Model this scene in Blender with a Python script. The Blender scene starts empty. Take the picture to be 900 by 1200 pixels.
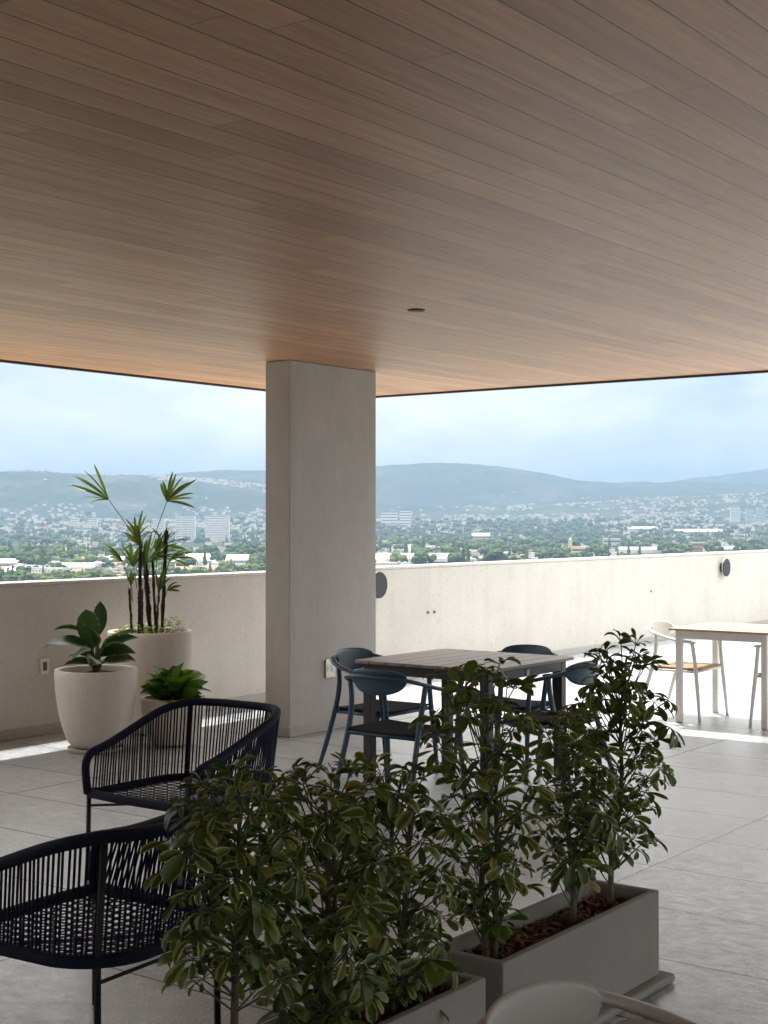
import bpy, bmesh, math, random
from math import sin, cos, pi, radians, sqrt
from mathutils import Vector, Matrix, noise as mnoise

# ----------------------------------------------------------------------------------------------
# camera, world, sun, exposure.   x runs along the parapet, y towards the parapet, z up, metres.
# ----------------------------------------------------------------------------------------------
S = bpy.context.scene
C = S.collection
PSI = math.atan(1240 / 1670)
CA, SA = cos(PSI), sin(PSI)          # view direction on the floor = (CA, SA)
EYE = 1.6
F = 1670.0

cam_d = bpy.data.cameras.new('camera')
cam = bpy.data.objects.new('camera', cam_d)
C.objects.link(cam)
cam.location = (0, 0, EYE)
cam.rotation_euler = (pi / 2 + math.atan(11 / F), 0, PSI - pi / 2)
cam_d.sensor_fit = 'VERTICAL'
cam_d.sensor_height = 36
cam_d.lens = 36 * F / 1200
cam_d.clip_start = 0.05
cam_d.clip_end = 60000
S.camera = cam

KU, KV = 0.368, 0.305                # ground offset towards the sun per metre of height
SUN_EL = math.atan(1 / math.hypot(KU, KV))
SUN_AZ = math.atan2(KV, KU)          # angle from +x
W = bpy.data.worlds.new('World')
S.world = W
W.use_nodes = True
wn = W.node_tree
bg = wn.nodes['Background']
sky = wn.nodes.new('ShaderNodeTexSky')
sky.sky_type = 'NISHITA'
sky.sun_disc = False
sky.sun_elevation = SUN_EL
sky.sun_rotation = pi / 2 - SUN_AZ
sky.air_density = 0.7
sky.dust_density = 1.0
sky.ozone_density = 1.2
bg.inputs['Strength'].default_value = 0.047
tc = wn.nodes.new('ShaderNodeTexCoord')
mp = wn.nodes.new('ShaderNodeMapping')
mp.inputs['Scale'].default_value = (1.0, 1.0, 2.4)
mp.inputs['Location'].default_value = (3.1, 1.7, 0.35)
cn = wn.nodes.new('ShaderNodeTexNoise')
cn.inputs['Scale'].default_value = 4.2
cn.inputs['Detail'].default_value = 9
cn.inputs['Roughness'].default_value = 0.58
cn.inputs['Distortion'].default_value = 0.25
cr = wn.nodes.new('ShaderNodeValToRGB')
cr.color_ramp.elements[0].position = 0.30
cr.color_ramp.elements[0].color = (0, 0, 0, 1)
cr.color_ramp.elements[1].position = 0.62
cr.color_ramp.elements[1].color = (0.95, 0.95, 0.95, 1)
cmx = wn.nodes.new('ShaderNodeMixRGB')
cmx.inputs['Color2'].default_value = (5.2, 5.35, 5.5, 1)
wn.links.new(tc.outputs['Generated'], mp.inputs['Vector'])
wn.links.new(mp.outputs['Vector'], cn.inputs['Vector'])
sxyz = wn.nodes.new('ShaderNodeSeparateXYZ')
wn.links.new(tc.outputs['Generated'], sxyz.inputs[0])
cov = wn.nodes.new('ShaderNodeMapRange')       # unseen cloud cover added overhead to help light the shaded terrace
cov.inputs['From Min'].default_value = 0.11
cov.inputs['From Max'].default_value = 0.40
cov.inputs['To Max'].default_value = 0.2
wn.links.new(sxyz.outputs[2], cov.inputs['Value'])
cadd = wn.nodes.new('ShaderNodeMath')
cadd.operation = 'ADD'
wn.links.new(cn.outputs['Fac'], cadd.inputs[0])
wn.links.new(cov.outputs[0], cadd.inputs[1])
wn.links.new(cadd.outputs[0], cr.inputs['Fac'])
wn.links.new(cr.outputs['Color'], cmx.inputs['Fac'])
# unseen overhead cloud made brighter than the low cloud to lift the shaded floor
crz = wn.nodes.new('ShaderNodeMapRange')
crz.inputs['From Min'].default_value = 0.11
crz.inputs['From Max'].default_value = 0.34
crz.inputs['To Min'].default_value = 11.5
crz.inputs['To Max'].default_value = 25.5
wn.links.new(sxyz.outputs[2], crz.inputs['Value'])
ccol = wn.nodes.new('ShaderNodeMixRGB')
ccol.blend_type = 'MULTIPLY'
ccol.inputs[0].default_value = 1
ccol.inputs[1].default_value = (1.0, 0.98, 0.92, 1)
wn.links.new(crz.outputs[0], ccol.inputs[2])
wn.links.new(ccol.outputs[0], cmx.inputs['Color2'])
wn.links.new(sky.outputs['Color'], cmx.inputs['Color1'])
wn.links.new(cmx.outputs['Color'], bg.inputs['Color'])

sun_d = bpy.data.lights.new('sun', 'SUN')
sun_d.energy = 2.6
sun_d.angle = radians(0.5)
sun_d.color = (1.0, 0.955, 0.89)
sun = bpy.data.objects.new('sun', sun_d)
C.objects.link(sun)
sun.location = (20, 15, 40)
sun.rotation_euler = Vector((KU, KV, 1)).to_track_quat('Z', 'Y').to_euler()

S.view_settings.view_transform = 'Standard'
S.view_settings.look = 'None'
S.view_settings.gamma = 1
S.view_settings.use_curve_mapping = False
S.view_settings.exposure = 1.56
S.render.engine = 'CYCLES'
S.cycles.max_bounces = 10
S.cycles.diffuse_bounces = 6
S.cycles.glossy_bounces = 3
S.cycles.transmission_bounces = 4
S.cycles.volume_bounces = 0
S.cycles.use_denoising = True
S.cycles.caustics_reflective = False
S.cycles.caustics_refractive = False

# ----------------------------------------------------------------------------------------------
# helpers
# ----------------------------------------------------------------------------------------------
rnd = random.Random(11)


def ground(px, Y, z=0.0):
    """point seen in column px of the photograph at depth Y"""
    X = (px - 450) / F * Y
    return Vector((SA * X + CA * Y, -CA * X + SA * Y, z))


def tag(o, label=None, cat=None, group=None, kind=None):
    if label: o['label'] = label
    if cat: o['category'] = cat
    if group: o['group'] = group
    if kind: o['kind'] = kind
    return o


def thing(name, label, cat, loc=(0, 0, 0), rz=0, group=None):
    o = bpy.data.objects.new(name, None)
    o.empty_display_size = 0.1
    C.objects.link(o)
    o.location = loc
    o.rotation_euler = (0, 0, rz)
    return tag(o, label, cat, group)


def dup(root, loc, rz, label, group=None):
    r = root.copy()
    C.objects.link(r)
    r.location = loc
    r.rotation_euler = (0, 0, rz)
    r['label'] = label
    if group: r['group'] = group
    for ch in root.children:
        c = ch.copy()
        C.objects.link(c)
        c.parent = r
        for g in ch.children:
            d = g.copy()
            C.objects.link(d)
            d.parent = c
    return r


class MB:
    def __init__(self):
        self.v, self.f, self.m, self.uv = [], [], [], []
        self.has_uv = False

    def add(self, vs, fs, mi=0, uvs=None):
        b = len(self.v)
        self.v += [tuple(x) for x in vs]
        for f in fs:
            self.f.append(tuple(b + i for i in f))
            self.m.append(mi)
        if uvs is not None: self.has_uv = True
        self.uv += list(uvs) if uvs is not None else [(0, 0)] * len(vs)
        return self

    def box(self, x0, x1, y0, y1, z0, z1, mi=0, rz=0, o=(0, 0)):
        vs = [(x, y, z) for z in (z0, z1) for x, y in ((x0, y0), (x1, y0), (x1, y1), (x0, y1))]
        if rz or o != (0, 0):
            c, s = cos(rz), sin(rz)
            vs = [(o[0] + x * c - y * s, o[1] + x * s + y * c, z) for x, y, z in vs]
        return self.add(vs, [(3, 2, 1, 0), (4, 5, 6, 7), (0, 1, 5, 4), (1, 2, 6, 5), (2, 3, 7, 6), (3, 0, 4, 7)], mi)

    def tube(self, pts, r, seg=8, cap=True, mi=0, flat=None, up=(0, 0, 1), closed=False):
        """r: number or list; flat=(a,b): section half sizes multiplied (side, up)"""
        pts = [Vector(p) for p in pts]
        n = len(pts)
        rr = r if isinstance(r, (list, tuple)) else [r] * n
        vs, fs = [], []
        prev = None
        for i, p in enumerate(pts):
            if closed:
                t = pts[(i + 1) % n] - pts[i - 1]
            else:
                t = pts[min(i + 1, n - 1)] - pts[max(i - 1, 0)]
            t.normalize()
            if flat:
                side = t.cross(Vector(up))
                if side.length < 1e-4: side = t.orthogonal()
                side.normalize()
                nn = side.cross(t).normalized()
                a, b = flat
            else:
                if prev is None:
                    side = t.orthogonal().normalized()
                else:
                    side = prev - t * prev.dot(t)
                    side.normalize()
                nn = t.cross(side)
                a = b = 1
            prev = side
            for k in range(seg):
                w = 2 * pi * k / seg
                vs.append(p + side * (cos(w) * rr[i] * a) + nn * (sin(w) * rr[i] * b))
        rings = n if closed else n - 1
        for i in range(rings):
            i2 = (i + 1) % n
            for k in range(seg):
                k2 = (k + 1) % seg
                fs.append((i * seg + k, i * seg + k2, i2 * seg + k2, i2 * seg + k))
        if cap and not closed:
            fs.append(tuple(reversed(range(seg))))
            fs.append(tuple((n - 1) * seg + k for k in range(seg)))
        return self.add(vs, fs, mi)

    def lathe(self, prof, seg=48, o=(0, 0, 0), mi=0, sx=1, sy=1):
        vs, fs = [], []
        for r, z in prof:
            for k in range(seg):
                w = 2 * pi * k / seg
                vs.append((o[0] + r * cos(w) * sx, o[1] + r * sin(w) * sy, o[2] + z))
        for i in range(len(prof) - 1):
            for k in range(seg):
                k2 = (k + 1) % seg
                fs.append((i * seg + k, i * seg + k2, (i + 1) * seg + k2, (i + 1) * seg + k))
        fs.append(tuple(reversed(range(seg))))
        fs.append(tuple((len(prof) - 1) * seg + k for k in range(seg)))
        return self.add(vs, fs, mi)

    def prism(self, poly, z0, z1, mi=0):
        n = len(poly)
        vs = [(x, y, z0) for x, y in poly] + [(x, y, z1) for x, y in poly]
        fs = [tuple(reversed(range(n))), tuple(range(n, 2 * n))]
        fs += [(i, (i + 1) % n, n + (i + 1) % n, n + i) for i in range(n)]
        return self.add(vs, fs, mi)

    def build(self, name, mats, parent=None, smooth=False, bevel=0, loc=None, auto=None):
        me = bpy.data.meshes.new(name)
        me.from_pydata(self.v, [], self.f)
        if not isinstance(mats, (list, tuple)): mats = [mats]
        for m in mats: me.materials.append(m)
        if len(mats) > 1:
            me.polygons.foreach_set('material_index', self.m)
        if self.has_uv:
            l = me.uv_layers.new(name='UVMap')
            li = [0] * len(me.loops)
            me.loops.foreach_get('vertex_index', li)
            l.data.foreach_set('uv', [c for i in li for c in self.uv[i]])
        if smooth:
            me.polygons.foreach_set('use_smooth', [True] * len(me.polygons))
        if auto:
            me.polygons.foreach_set('use_smooth', [True] * len(me.polygons))
            me.set_sharp_from_angle(angle=radians(auto))
        me.update()
        o = bpy.data.objects.new(name, me)
        C.objects.link(o)
        if parent: o.parent = parent
        if loc is not None: o.location = loc
        if bevel:
            b = o.modifiers.new('bevel', 'BEVEL')
            b.width = bevel
            b.segments = 2
            b.limit_method = 'ANGLE'
            b.angle_limit = radians(40)
        return o


def smooth_path(pts, sub=6, closed=False):
    pts = [Vector(p) for p in pts]
    n = len(pts)
    out = []
    rng = n if closed else n - 1
    for i in range(rng):
        p1, p2 = pts[i], pts[(i + 1) % n]
        p0 = pts[i - 1] if (closed or i > 0) else p1 * 2 - p2
        p3 = pts[(i + 2) % n] if (closed or i + 2 < n) else p2 * 2 - p1
        for k in range(sub):
            t = k / sub
            out.append(0.5 * ((2 * p1) + (p2 - p0) * t + (2 * p0 - 5 * p1 + 4 * p2 - p3) * t * t
                              + (3 * p1 - p0 - 3 * p2 + p3) * t ** 3))
    if not closed: out.append(pts[-1])
    return out


def rrect(x0, x1, y0, y1, r, seg=5):
    out = []
    for cx, cy, a0 in ((x1 - r, y0 + r, -pi / 2), (x1 - r, y1 - r, 0), (x0 + r, y1 - r, pi / 2), (x0 + r, y0 + r, pi)):
        for k in range(seg + 1):
            a = a0 + pi / 2 * k / seg
            out.append((cx + r * cos(a), cy + r * sin(a)))
    return out


# ----------------------------------------------------------------------------------------------
# materials
# ----------------------------------------------------------------------------------------------
class N:
    def __init__(self, name):
        self.mat = bpy.data.materials.new(name)
        self.mat.use_nodes = True
        self.t = self.mat.node_tree
        self.b = self.t.nodes['Principled BSDF']
        self.out = self.t.nodes['Material Output']

    def n(self, typ, **kw):
        x = self.t.nodes.new('ShaderNode' + typ)
        for k, v in kw.items(): setattr(x, k, v)
        return x

    def l(self, a, b):
        self.t.links.new(a, b)

    def setin(self, node, i, val):
        s = node.inputs[i]
        if hasattr(val, 'is_linked'):
            self.l(val, s)
        else:
            s.default_value = val

    def math(self, op, a, b=0.0, c=None):
        x = self.n('Math', operation=op)
        self.setin(x, 0, a)
        self.setin(x, 1, b)
        if c is not None: self.setin(x, 2, c)
        return x.outputs[0]

    def obj(self):
        if not hasattr(self, '_tc'): self._tc = self.n('TexCoord')
        return self._tc.outputs['Object']

    def noise(self, scale, detail=4, rough=0.55, vec=None, stretch=None, dist=0):
        v = vec if vec is not None else self.obj()
        if stretch:
            m = self.n('Mapping')
            m.inputs['Scale'].default_value = stretch
            self.l(v, m.inputs['Vector'])
            v = m.outputs['Vector']
        x = self.n('TexNoise')
        x.inputs['Scale'].default_value = scale
        x.inputs['Detail'].default_value = detail
        x.inputs['Roughness'].default_value = rough
        x.inputs['Distortion'].default_value = dist
        self.l(v, x.inputs['Vector'])
        return x.outputs['Fac']

    def ramp(self, fac, stops):
        r = self.n('ValToRGB')
        e = r.color_ramp.elements
        while len(e) < len(stops): e.new(0.5)
        for i, (p, c) in enumerate(stops):
            e[i].position = p
            e[i].color = (*c, 1) if len(c) == 3 else c
        self.l(fac, r.inputs['Fac'])
        return r.outputs['Color']

    def mix(self, fac, a, b, mode='MIX'):
        x = self.n('MixRGB', blend_type=mode)
        for i, val in ((0, fac), (1, a), (2, b)):
            if hasattr(val, 'is_linked'):
                self.l(val, x.inputs[i])
            else:
                x.inputs[i].default_value = val if i == 0 else (*val, 1)
        return x.outputs[0]

    def bump(self, h, strength=0.3, dist=0.01):
        x = self.n('Bump')
        x.inputs['Strength'].default_value = strength
        x.inputs['Distance'].default_value = dist
        self.l(h, x.inputs['Height'])
        self.l(x.outputs['Normal'], self.b.inputs['Normal'])

    def base(self, c):
        if hasattr(c, 'is_linked'):
            self.l(c, self.b.inputs['Base Color'])
        else:
            self.b.inputs['Base Color'].default_value = (*c, 1)

    def set(self, rough=0.5, metal=0.0, spec=0.5):
        self.b.inputs['Roughness'].default_value = rough
        self.b.inputs['Metallic'].default_value = metal
        self.b.inputs['Specular IOR Level'].default_value = spec


def simple(name, col, rough=0.5, metal=0, var=0.08, nscale=6, bump=0.0, bscale=120, spec=0.5):
    m = N(name)
    f = m.noise(nscale, 5)
    lo = tuple(max(0, c * (1 - var)) for c in col)
    hi = tuple(min(1, c * (1 + var)) for c in col)
    m.base(m.ramp(f, [(0.3, lo), (0.7, hi)]))
    m.set(rough, metal, spec)
    if bump:
        m.bump(m.noise(bscale, 3), bump, 0.004)
    return m.mat


def ceiling_mat():
    m = N('wood_soffit')
    sx = m.n('SeparateXYZ')
    m.l(m.obj(), sx.inputs[0])
    x, y = sx.outputs[0], sx.outputs[1]
    yy = m.math('DIVIDE', m.math('ADD', y, 30.0 - 0.1), 0.14)
    row = m.math('FLOOR', yy)
    fy = m.math('FRACT', yy)
    wn_ = m.n('TexWhiteNoise', noise_dimensions='1D')
    m.l(row, wn_.inputs['W'])
    xx = m.math('DIVIDE', m.math('ADD', m.math('ADD', x, 60.0), m.math('MULTIPLY', wn_.outputs['Value'], 3.1)), 2.44)
    col = m.math('FLOOR', xx)
    fx = m.math('FRACT', xx)
    cv = m.n('CombineXYZ')
    m.l(row, cv.inputs[0]); m.l(col, cv.inputs[1])
    w2 = m.n('TexWhiteNoise', noise_dimensions='2D')
    m.l(cv.outputs[0], w2.inputs['Vector'])
    # grain: offset per board
    off = m.n('VectorMath', operation='MULTIPLY_ADD')
    m.l(w2.outputs['Color'], off.inputs[0])
    off.inputs[1].default_value = (7, 7, 7)
    m.l(m.obj(), off.inputs[2])
    g1 = m.noise(1.0, 6, 0.6, off.outputs[0], (1.1, 26, 1), 0.4)
    g2 = m.noise(1.0, 3, 0.6, off.outputs[0], (8, 220, 1))
    base = m.ramp(w2.outputs['Value'], [(0.0, (0.44, 0.218, 0.108)), (0.25, (0.515, 0.266, 0.136)), (0.7, (0.575, 0.303, 0.156)), (1.0, (0.64, 0.35, 0.19))])
    base = m.mix(0.7, base, m.ramp(g1, [(0.3, (0.62, 0.60, 0.58)), (0.68, (1.12, 1.1, 1.1))]), 'MULTIPLY')
    base = m.mix(0.42, base, m.ramp(g2, [(0.3, (0.5, 0.5, 0.5)), (0.7, (1.2, 1.2, 1.2))]), 'MULTIPLY')
    ey = m.math('MULTIPLY', m.math('MINIMUM', fy, m.math('SUBTRACT', 1.0, fy)), 0.14)
    ex = m.math('MULTIPLY', m.math('MINIMUM', fx, m.math('SUBTRACT', 1.0, fx)), 2.44)
    groove_y = m.math('LESS_THAN', ey, 0.0025)
    groove_x = m.math('LESS_THAN', ex, 0.0018)
    gr = m.math('MAXIMUM', groove_y, m.math('MULTIPLY', groove_x, 0.7))
    m.base(m.mix(gr, base, (0.03, 0.018, 0.012)))
    m.set(0.42, 0, 0.45)
    e2 = m.n('MapRange')
    e2.inputs['From Max'].default_value = 0.006
    m.l(ey, e2.inputs['Value'])
    hgt = m.math('ADD', m.math('MULTIPLY', e2.outputs[0], 0.8), m.math('MULTIPLY', g2, 0.35))
    m.bump(hgt, 0.35, 0.003)
    return m.mat


def floor_mat():
    m = N('floor_tiles')
    sx = m.n('SeparateXYZ')
    m.l(m.obj(), sx.inputs[0])
    x, y = sx.outputs[0], sx.outputs[1]
    PX, PY = 0.635, 1.27
    xx = m.math('DIVIDE', m.math('ADD', x, PX * 100 - 4.797), PX)
    yy = m.math('DIVIDE', m.math('ADD', y, PY * 100 - 2.951), PY)
    fx, fy = m.math('FRACT', xx), m.math('FRACT', yy)
    cv = m.n('CombineXYZ')
    m.l(m.math('FLOOR', xx), cv.inputs[0]); m.l(m.math('FLOOR', yy), cv.inputs[1])
    w2 = m.n('TexWhiteNoise', noise_dimensions='2D')
    m.l(cv.outputs[0], w2.inputs['Vector'])
    off = m.n('VectorMath', operation='MULTIPLY_ADD')
    m.l(w2.outputs['Color'], off.inputs[0])
    off.inputs[1].default_value = (9, 9, 9)
    m.l(m.obj(), off.inputs[2])
    n1 = m.noise(2.2, 7, 0.66, off.outputs[0], (1.0, 0.7, 1), 0.15)
    n2 = m.noise(24, 5, 0.65, off.outputs[0], (1.0, 0.5, 1))
    n3 = m.noise(95, 3, 0.6)
    base = m.ramp(n1, [(0.28, (0.345, 0.366, 0.388)), (0.5, (0.445, 0.471, 0.50)), (0.74, (0.53, 0.558, 0.588))])
    base = m.mix(0.9, base, m.ramp(n2, [(0.3, (0.62, 0.66, 0.66)), (0.66, (1.12, 1.12, 1.12))]), 'MULTIPLY')
    base = m.mix(0.7, base, m.ramp(n3, [(0.35, (0.5, 0.5, 0.5)), (0.65, (1.25, 1.25, 1.25))]), 'MULTIPLY')
    base = m.mix(1.0, base, m.ramp(w2.outputs['Value'], [(0, (0.93, 0.93, 0.93)), (1, (1.06, 1.06, 1.05))]), 'MULTIPLY')
    # pale veins
    v = m.math('ABSOLUTE', m.math('SUBTRACT', m.noise(0.55, 3, 0.5, off.outputs[0], None, 0.7), 0.5))
    vein = m.math('MULTIPLY', m.math('LESS_THAN', v, 0.0022), m.math('GREATER_THAN', m.noise(1.1, 2, 0.5, off.outputs[0]), 0.56))
    base = m.mix(m.math('MULTIPLY', vein, 0.45), base, (0.55, 0.55, 0.54))
    ex = m.math('MULTIPLY', m.math('MINIMUM', fx, m.math('SUBTRACT', 1.0, fx)), PX)
    ey = m.math('MULTIPLY', m.math('MINIMUM', fy, m.math('SUBTRACT', 1.0, fy)), PY)
    e = m.math('MINIMUM', ex, ey)
    j = m.math('LESS_THAN', e, 0.0062)
    m.base(m.mix(j, base, (0.04, 0.04, 0.04)))
    m.set(0.5, 0, 0.55)
    m.l(m.ramp(n2, [(0.3, (0.27, 0.27, 0.27)), (0.7, (0.44, 0.44, 0.44))]), m.b.inputs['Roughness'])
    e2 = m.n('MapRange')
    e2.inputs['From Max'].default_value = 0.005
    m.l(e, e2.inputs['Value'])
    m.bump(m.math('ADD', e2.outputs[0], m.math('MULTIPLY', n3, 0.12)), 0.2, 0.002)
    return m.mat


def stucco_mat(name, col, bump=0.35, sc=42, var=0.07):
    m = N(name)
    n1 = m.noise(1.3, 6, 0.6)
    n2 = m.noise(sc, 5, 0.6)
    lo = tuple(c * (1 - var) for c in col); hi = tuple(min(1, c * (1 + var)) for c in col)
    b = m.ramp(n1, [(0.3, lo), (0.7, hi)])
    b = m.mix(0.35, b, m.ramp(n2, [(0.3, (0.82, 0.82, 0.82)), (0.6, (1.06, 1.06, 1.06))]), 'MULTIPLY')
    sk_ = m.noise(1.0, 5, 0.6, None, (7, 7, 0.45), 0.3)
    b = m.mix(0.22, b, m.ramp(sk_, [(0.36, (0.84, 0.83, 0.81)), (0.52, (1.03, 1.03, 1.03))]), 'MULTIPLY')
    spot = m.noise(13, 2, 0.4)
    b = m.mix(0.35, b, m.ramp(spot, [(0.25, (0.7, 0.68, 0.65)), (0.32, (1, 1, 1))]), 'MULTIPLY')
    m.base(b)
    m.set(0.85, 0, 0.25)
    m.bump(n2, bump, 0.012)
    return m.mat


def concrete_mat():
    m = N('column_plaster')
    n1 = m.noise(1.0, 6, 0.6, None, (1.5, 1.5, 0.6), 0.5)
    n2 = m.noise(9, 6, 0.65, None, (1.6, 1.6, 0.7))
    n3 = m.noise(90, 3)
    b = m.ramp(n1, [(0.3, (0.40, 0.385, 0.36)), (0.7, (0.49, 0.472, 0.445))])
    b = m.mix(0.4, b, m.ramp(n2, [(0.3, (0.8, 0.8, 0.8)), (0.65, (1.08, 1.08, 1.08))]), 'MULTIPLY')
    m.base(b)
    m.set(0.7, 0, 0.3)
    m.bump(m.math('ADD', n2, m.math('MULTIPLY', n3, 0.5)), 0.18, 0.004)
    return m.mat


def leaf_mat(name, dark, light, edge, edge_amt=0.5, transl=0.3, rough=0.38, veins=0.3, old=False):
    """u runs along the leaf, v across (0..1); whole part of u is a per-leaf number"""
    m = N(name)
    uv = m.n('UVMap')
    sx = m.n('SeparateXYZ')
    m.l(uv.outputs['UV'], sx.inputs[0])
    idn = m.math('FLOOR', sx.outputs[0])
    w1 = m.n('TexWhiteNoise', noise_dimensions='1D')
    m.l(idn, w1.inputs['W'])
    w3 = m.n('TexWhiteNoise', noise_dimensions='1D')
    m.l(m.math('ADD', idn, 0.37), w3.inputs['W'])
    v = m.math('ABSOLUTE', m.math('SUBTRACT', m.math('MULTIPLY', sx.outputs[1], 2.0), 1.0))
    base = m.ramp(w1.outputs['Value'], [(0, dark), (0.7, tuple((a + b) / 2 for a, b in zip(dark, light))), (0.96, light)] + ([(0.97, (0.22, 0.19, 0.035)), (1.0, (0.17, 0.10, 0.03))] if old else [(1.0, light)]))
    nz = m.noise(55, 4, 0.6)
    base = m.mix(0.5, base, m.ramp(nz, [(0.35, (0.6, 0.66, 0.6)), (0.65, (1.2, 1.2, 1.1))]), 'MULTIPLY')
    wob = m.math('ADD', v, m.math('MULTIPLY', m.math('SUBTRACT', m.noise(38, 3, 0.6), 0.5), 1.1))
    thr = m.math('SUBTRACT', 1.25, m.math('MULTIPLY', w3.outputs['Value'], 1.1 * edge_amt))
    ed = m.math('GREATER_THAN', wob, thr)
    base = m.mix(m.math('MULTIPLY', ed, 0.85), base, edge)
    mid = m.math('LESS_THAN', v, 0.07)
    base = m.mix(m.math('MULTIPLY', mid, veins), base, light)
    m.base(base)
    m.set(rough, 0, 0.45)
    tr = m.n('BsdfTranslucent')
    m.l(m.mix(1.0, base, (1.5, 1.7, 0.7), 'MULTIPLY'), tr.inputs['Color'])
    ms = m.n('MixShader')
    ms.inputs[0].default_value = transl
    m.l(m.b.outputs[0], ms.inputs[1])
    m.l(tr.outputs[0], ms.inputs[2])
    m.l(ms.outputs[0], m.out.inputs['Surface'])
    return m.mat


def weave_mat(name, col, rough=0.8, sc=70):
    m = N(name)
    w = m.n('TexWave', wave_type='BANDS', bands_direction='DIAGONAL')
    w.inputs['Scale'].default_value = sc
    w.inputs['Distortion'].default_value = 0.6
    m.l(m.obj(), w.inputs['Vector'])
    m.base(m.mix(0.55, col, m.ramp(w.outputs['Fac'], [(0, (0.55, 0.55, 0.55)), (1, (1.25, 1.25, 1.25))]), 'MULTIPLY'))
    m.set(rough, 0, 0.3)
    m.bump(w.outputs['Fac'], 0.5, 0.003)
    return m.mat


def slat_wood(name, c0, c1, rough=0.5, axis='x'):
    m = N(name)
    st = (2, 40, 10) if axis == 'x' else (40, 2, 10)
    g = m.noise(1.0, 5, 0.6, None, st, 0.3)
    m.base(m.ramp(g, [(0.3, c0), (0.7, c1)]))
    m.set(rough, 0, 0.4)
    m.bump(g, 0.15, 0.002)
    return m.mat


M = {}
M['ceiling'] = ceiling_mat()
M['floor'] = floor_mat()
M['stucco'] = stucco_mat('parapet_stucco', (0.565, 0.53, 0.485))
M['column'] = concrete_mat()
M['skirt'] = stucco_mat('skirting_tile', (0.40, 0.385, 0.365), 0.08, 30)
M['dark_trim'] = simple('bronze_edge_trim', (0.045, 0.036, 0.03), 0.55)
M['roof'] = stucco_mat('bounce_ledge_render', (0.62, 0.6, 0.57))
M['interior'] = stucco_mat('shade_wall_plaster', (0.42, 0.40, 0.37), 0.1)
M['blue_metal'] = simple('blue_painted_metal', (0.038, 0.088, 0.14), 0.42, 0, 0.05, 5, 0.06, 300)
M['white_metal'] = simple('white_painted_metal', (0.72, 0.71, 0.68), 0.45, 0, 0.03, 5, 0.05, 300)
M['taupe_metal'] = simple('taupe_painted_metal', (0.33, 0.31, 0.285), 0.42, 0, 0.05, 5, 0.05, 300)
M['dark_metal'] = simple('charcoal_powder_coat', (0.028, 0.027, 0.029), 0.45, 0, 0.08, 8, 0.08, 260)
M['dark_slat'] = slat_wood('grey_brown_slats', (0.25, 0.205, 0.175), (0.37, 0.31, 0.268), 0.45)
M['tan_top'] = slat_wood('tan_table_top', (0.40, 0.235, 0.13), (0.56, 0.36, 0.215), 0.5)
M['taupe_slat'] = slat_wood('taupe_slats', (0.20, 0.18, 0.165), (0.27, 0.245, 0.22), 0.5)
M['dark_weave'] = weave_mat('dark_rope_seat', (0.016, 0.018, 0.026))
M['tan_weave'] = weave_mat('tan_rope_seat', (0.42, 0.31, 0.20))
M['taupe_weave'] = weave_mat('taupe_rope_seat', (0.16, 0.145, 0.13))
M['navy_rope'] = weave_mat('navy_rope', (0.010, 0.015, 0.042), 0.75, 110)
M['black_metal'] = simple('black_painted_steel', (0.012, 0.013, 0.018), 0.5, 0, 0.05)
M['planter'] = stucco_mat('grey_fibre_cement', (0.235, 0.222, 0.205), 0.05, 60, 0.1)
M['pot'] = stucco_mat('cream_pot_shell', (0.68, 0.63, 0.56), 0.05, 60, 0.06)
M['soil'] = simple('dark_soil', (0.028, 0.02, 0.014), 0.95, 0, 0.4, 30, 0.9, 60)
M['mulch'] = simple('bark_mulch', (0.12, 0.05, 0.028), 0.9, 0, 0.5, 25, 0.4, 90)
M['stem'] = simple('grey_brown_stem', (0.11, 0.08, 0.055), 0.8, 0, 0.3, 30, 0.4, 90)
M['petiole'] = simple('green_stalk', (0.07, 0.09, 0.03), 0.5, 0, 0.2, 20)
M['schefflera'] = leaf_mat('variegated_leaf', (0.032, 0.06, 0.013), (0.115, 0.16, 0.032), (0.28, 0.29, 0.09), 0.85, 0.25, 0.46, 0.3, True)
M['big_leaf'] = leaf_mat('dark_broad_leaf', (0.014, 0.038, 0.017), (0.04, 0.075, 0.03), (0.22, 0.26, 0.13), 0.62, 0.2, 0.3)
M['nest_leaf'] = leaf_mat('bright_broad_leaf', (0.045, 0.10, 0.016), (0.13, 0.22, 0.04), (0.17, 0.25, 0.045), 0.3, 0.32, 0.35)
M['palm_leaf'] = leaf_mat('palm_leaf', (0.05, 0.085, 0.015), (0.14, 0.18, 0.035), (0.2, 0.2, 0.07), 0.2, 0.4, 0.45)
M['cover_leaf'] = leaf_mat('pale_ground_cover', (0.10, 0.16, 0.025), (0.26, 0.30, 0.06), (0.40, 0.40, 0.14), 0.6, 0.35, 0.45)
M['fibre'] = simple('palm_fibre', (0.032, 0.019, 0.013), 0.95, 0, 0.5, 60, 0.9, 110)
M['lamp_black'] = simple('black_lamp_shell', (0.02, 0.02, 0.021), 0.5)
M['lamp_rim'] = simple('pale_lamp_ring', (0.5, 0.5, 0.48), 0.4)
M['plastic_white'] = simple('white_plastic', (0.72, 0.70, 0.66), 0.4)
M['plastic_dark'] = simple('brown_socket', (0.11, 0.085, 0.06), 0.5)
M['steel_plate'] = simple('grey_plate', (0.25, 0.25, 0.25), 0.4, 0.6)

# ----------------------------------------------------------------------------------------------
# terrace: floor, ceiling, parapet, column
# ----------------------------------------------------------------------------------------------
VP_ = 8.42          # inner face of the parapet
HP = 1.150
CZ = 2.80           # ceiling underside
VE, UE = 8.60, 10.92   # roof edges

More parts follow.
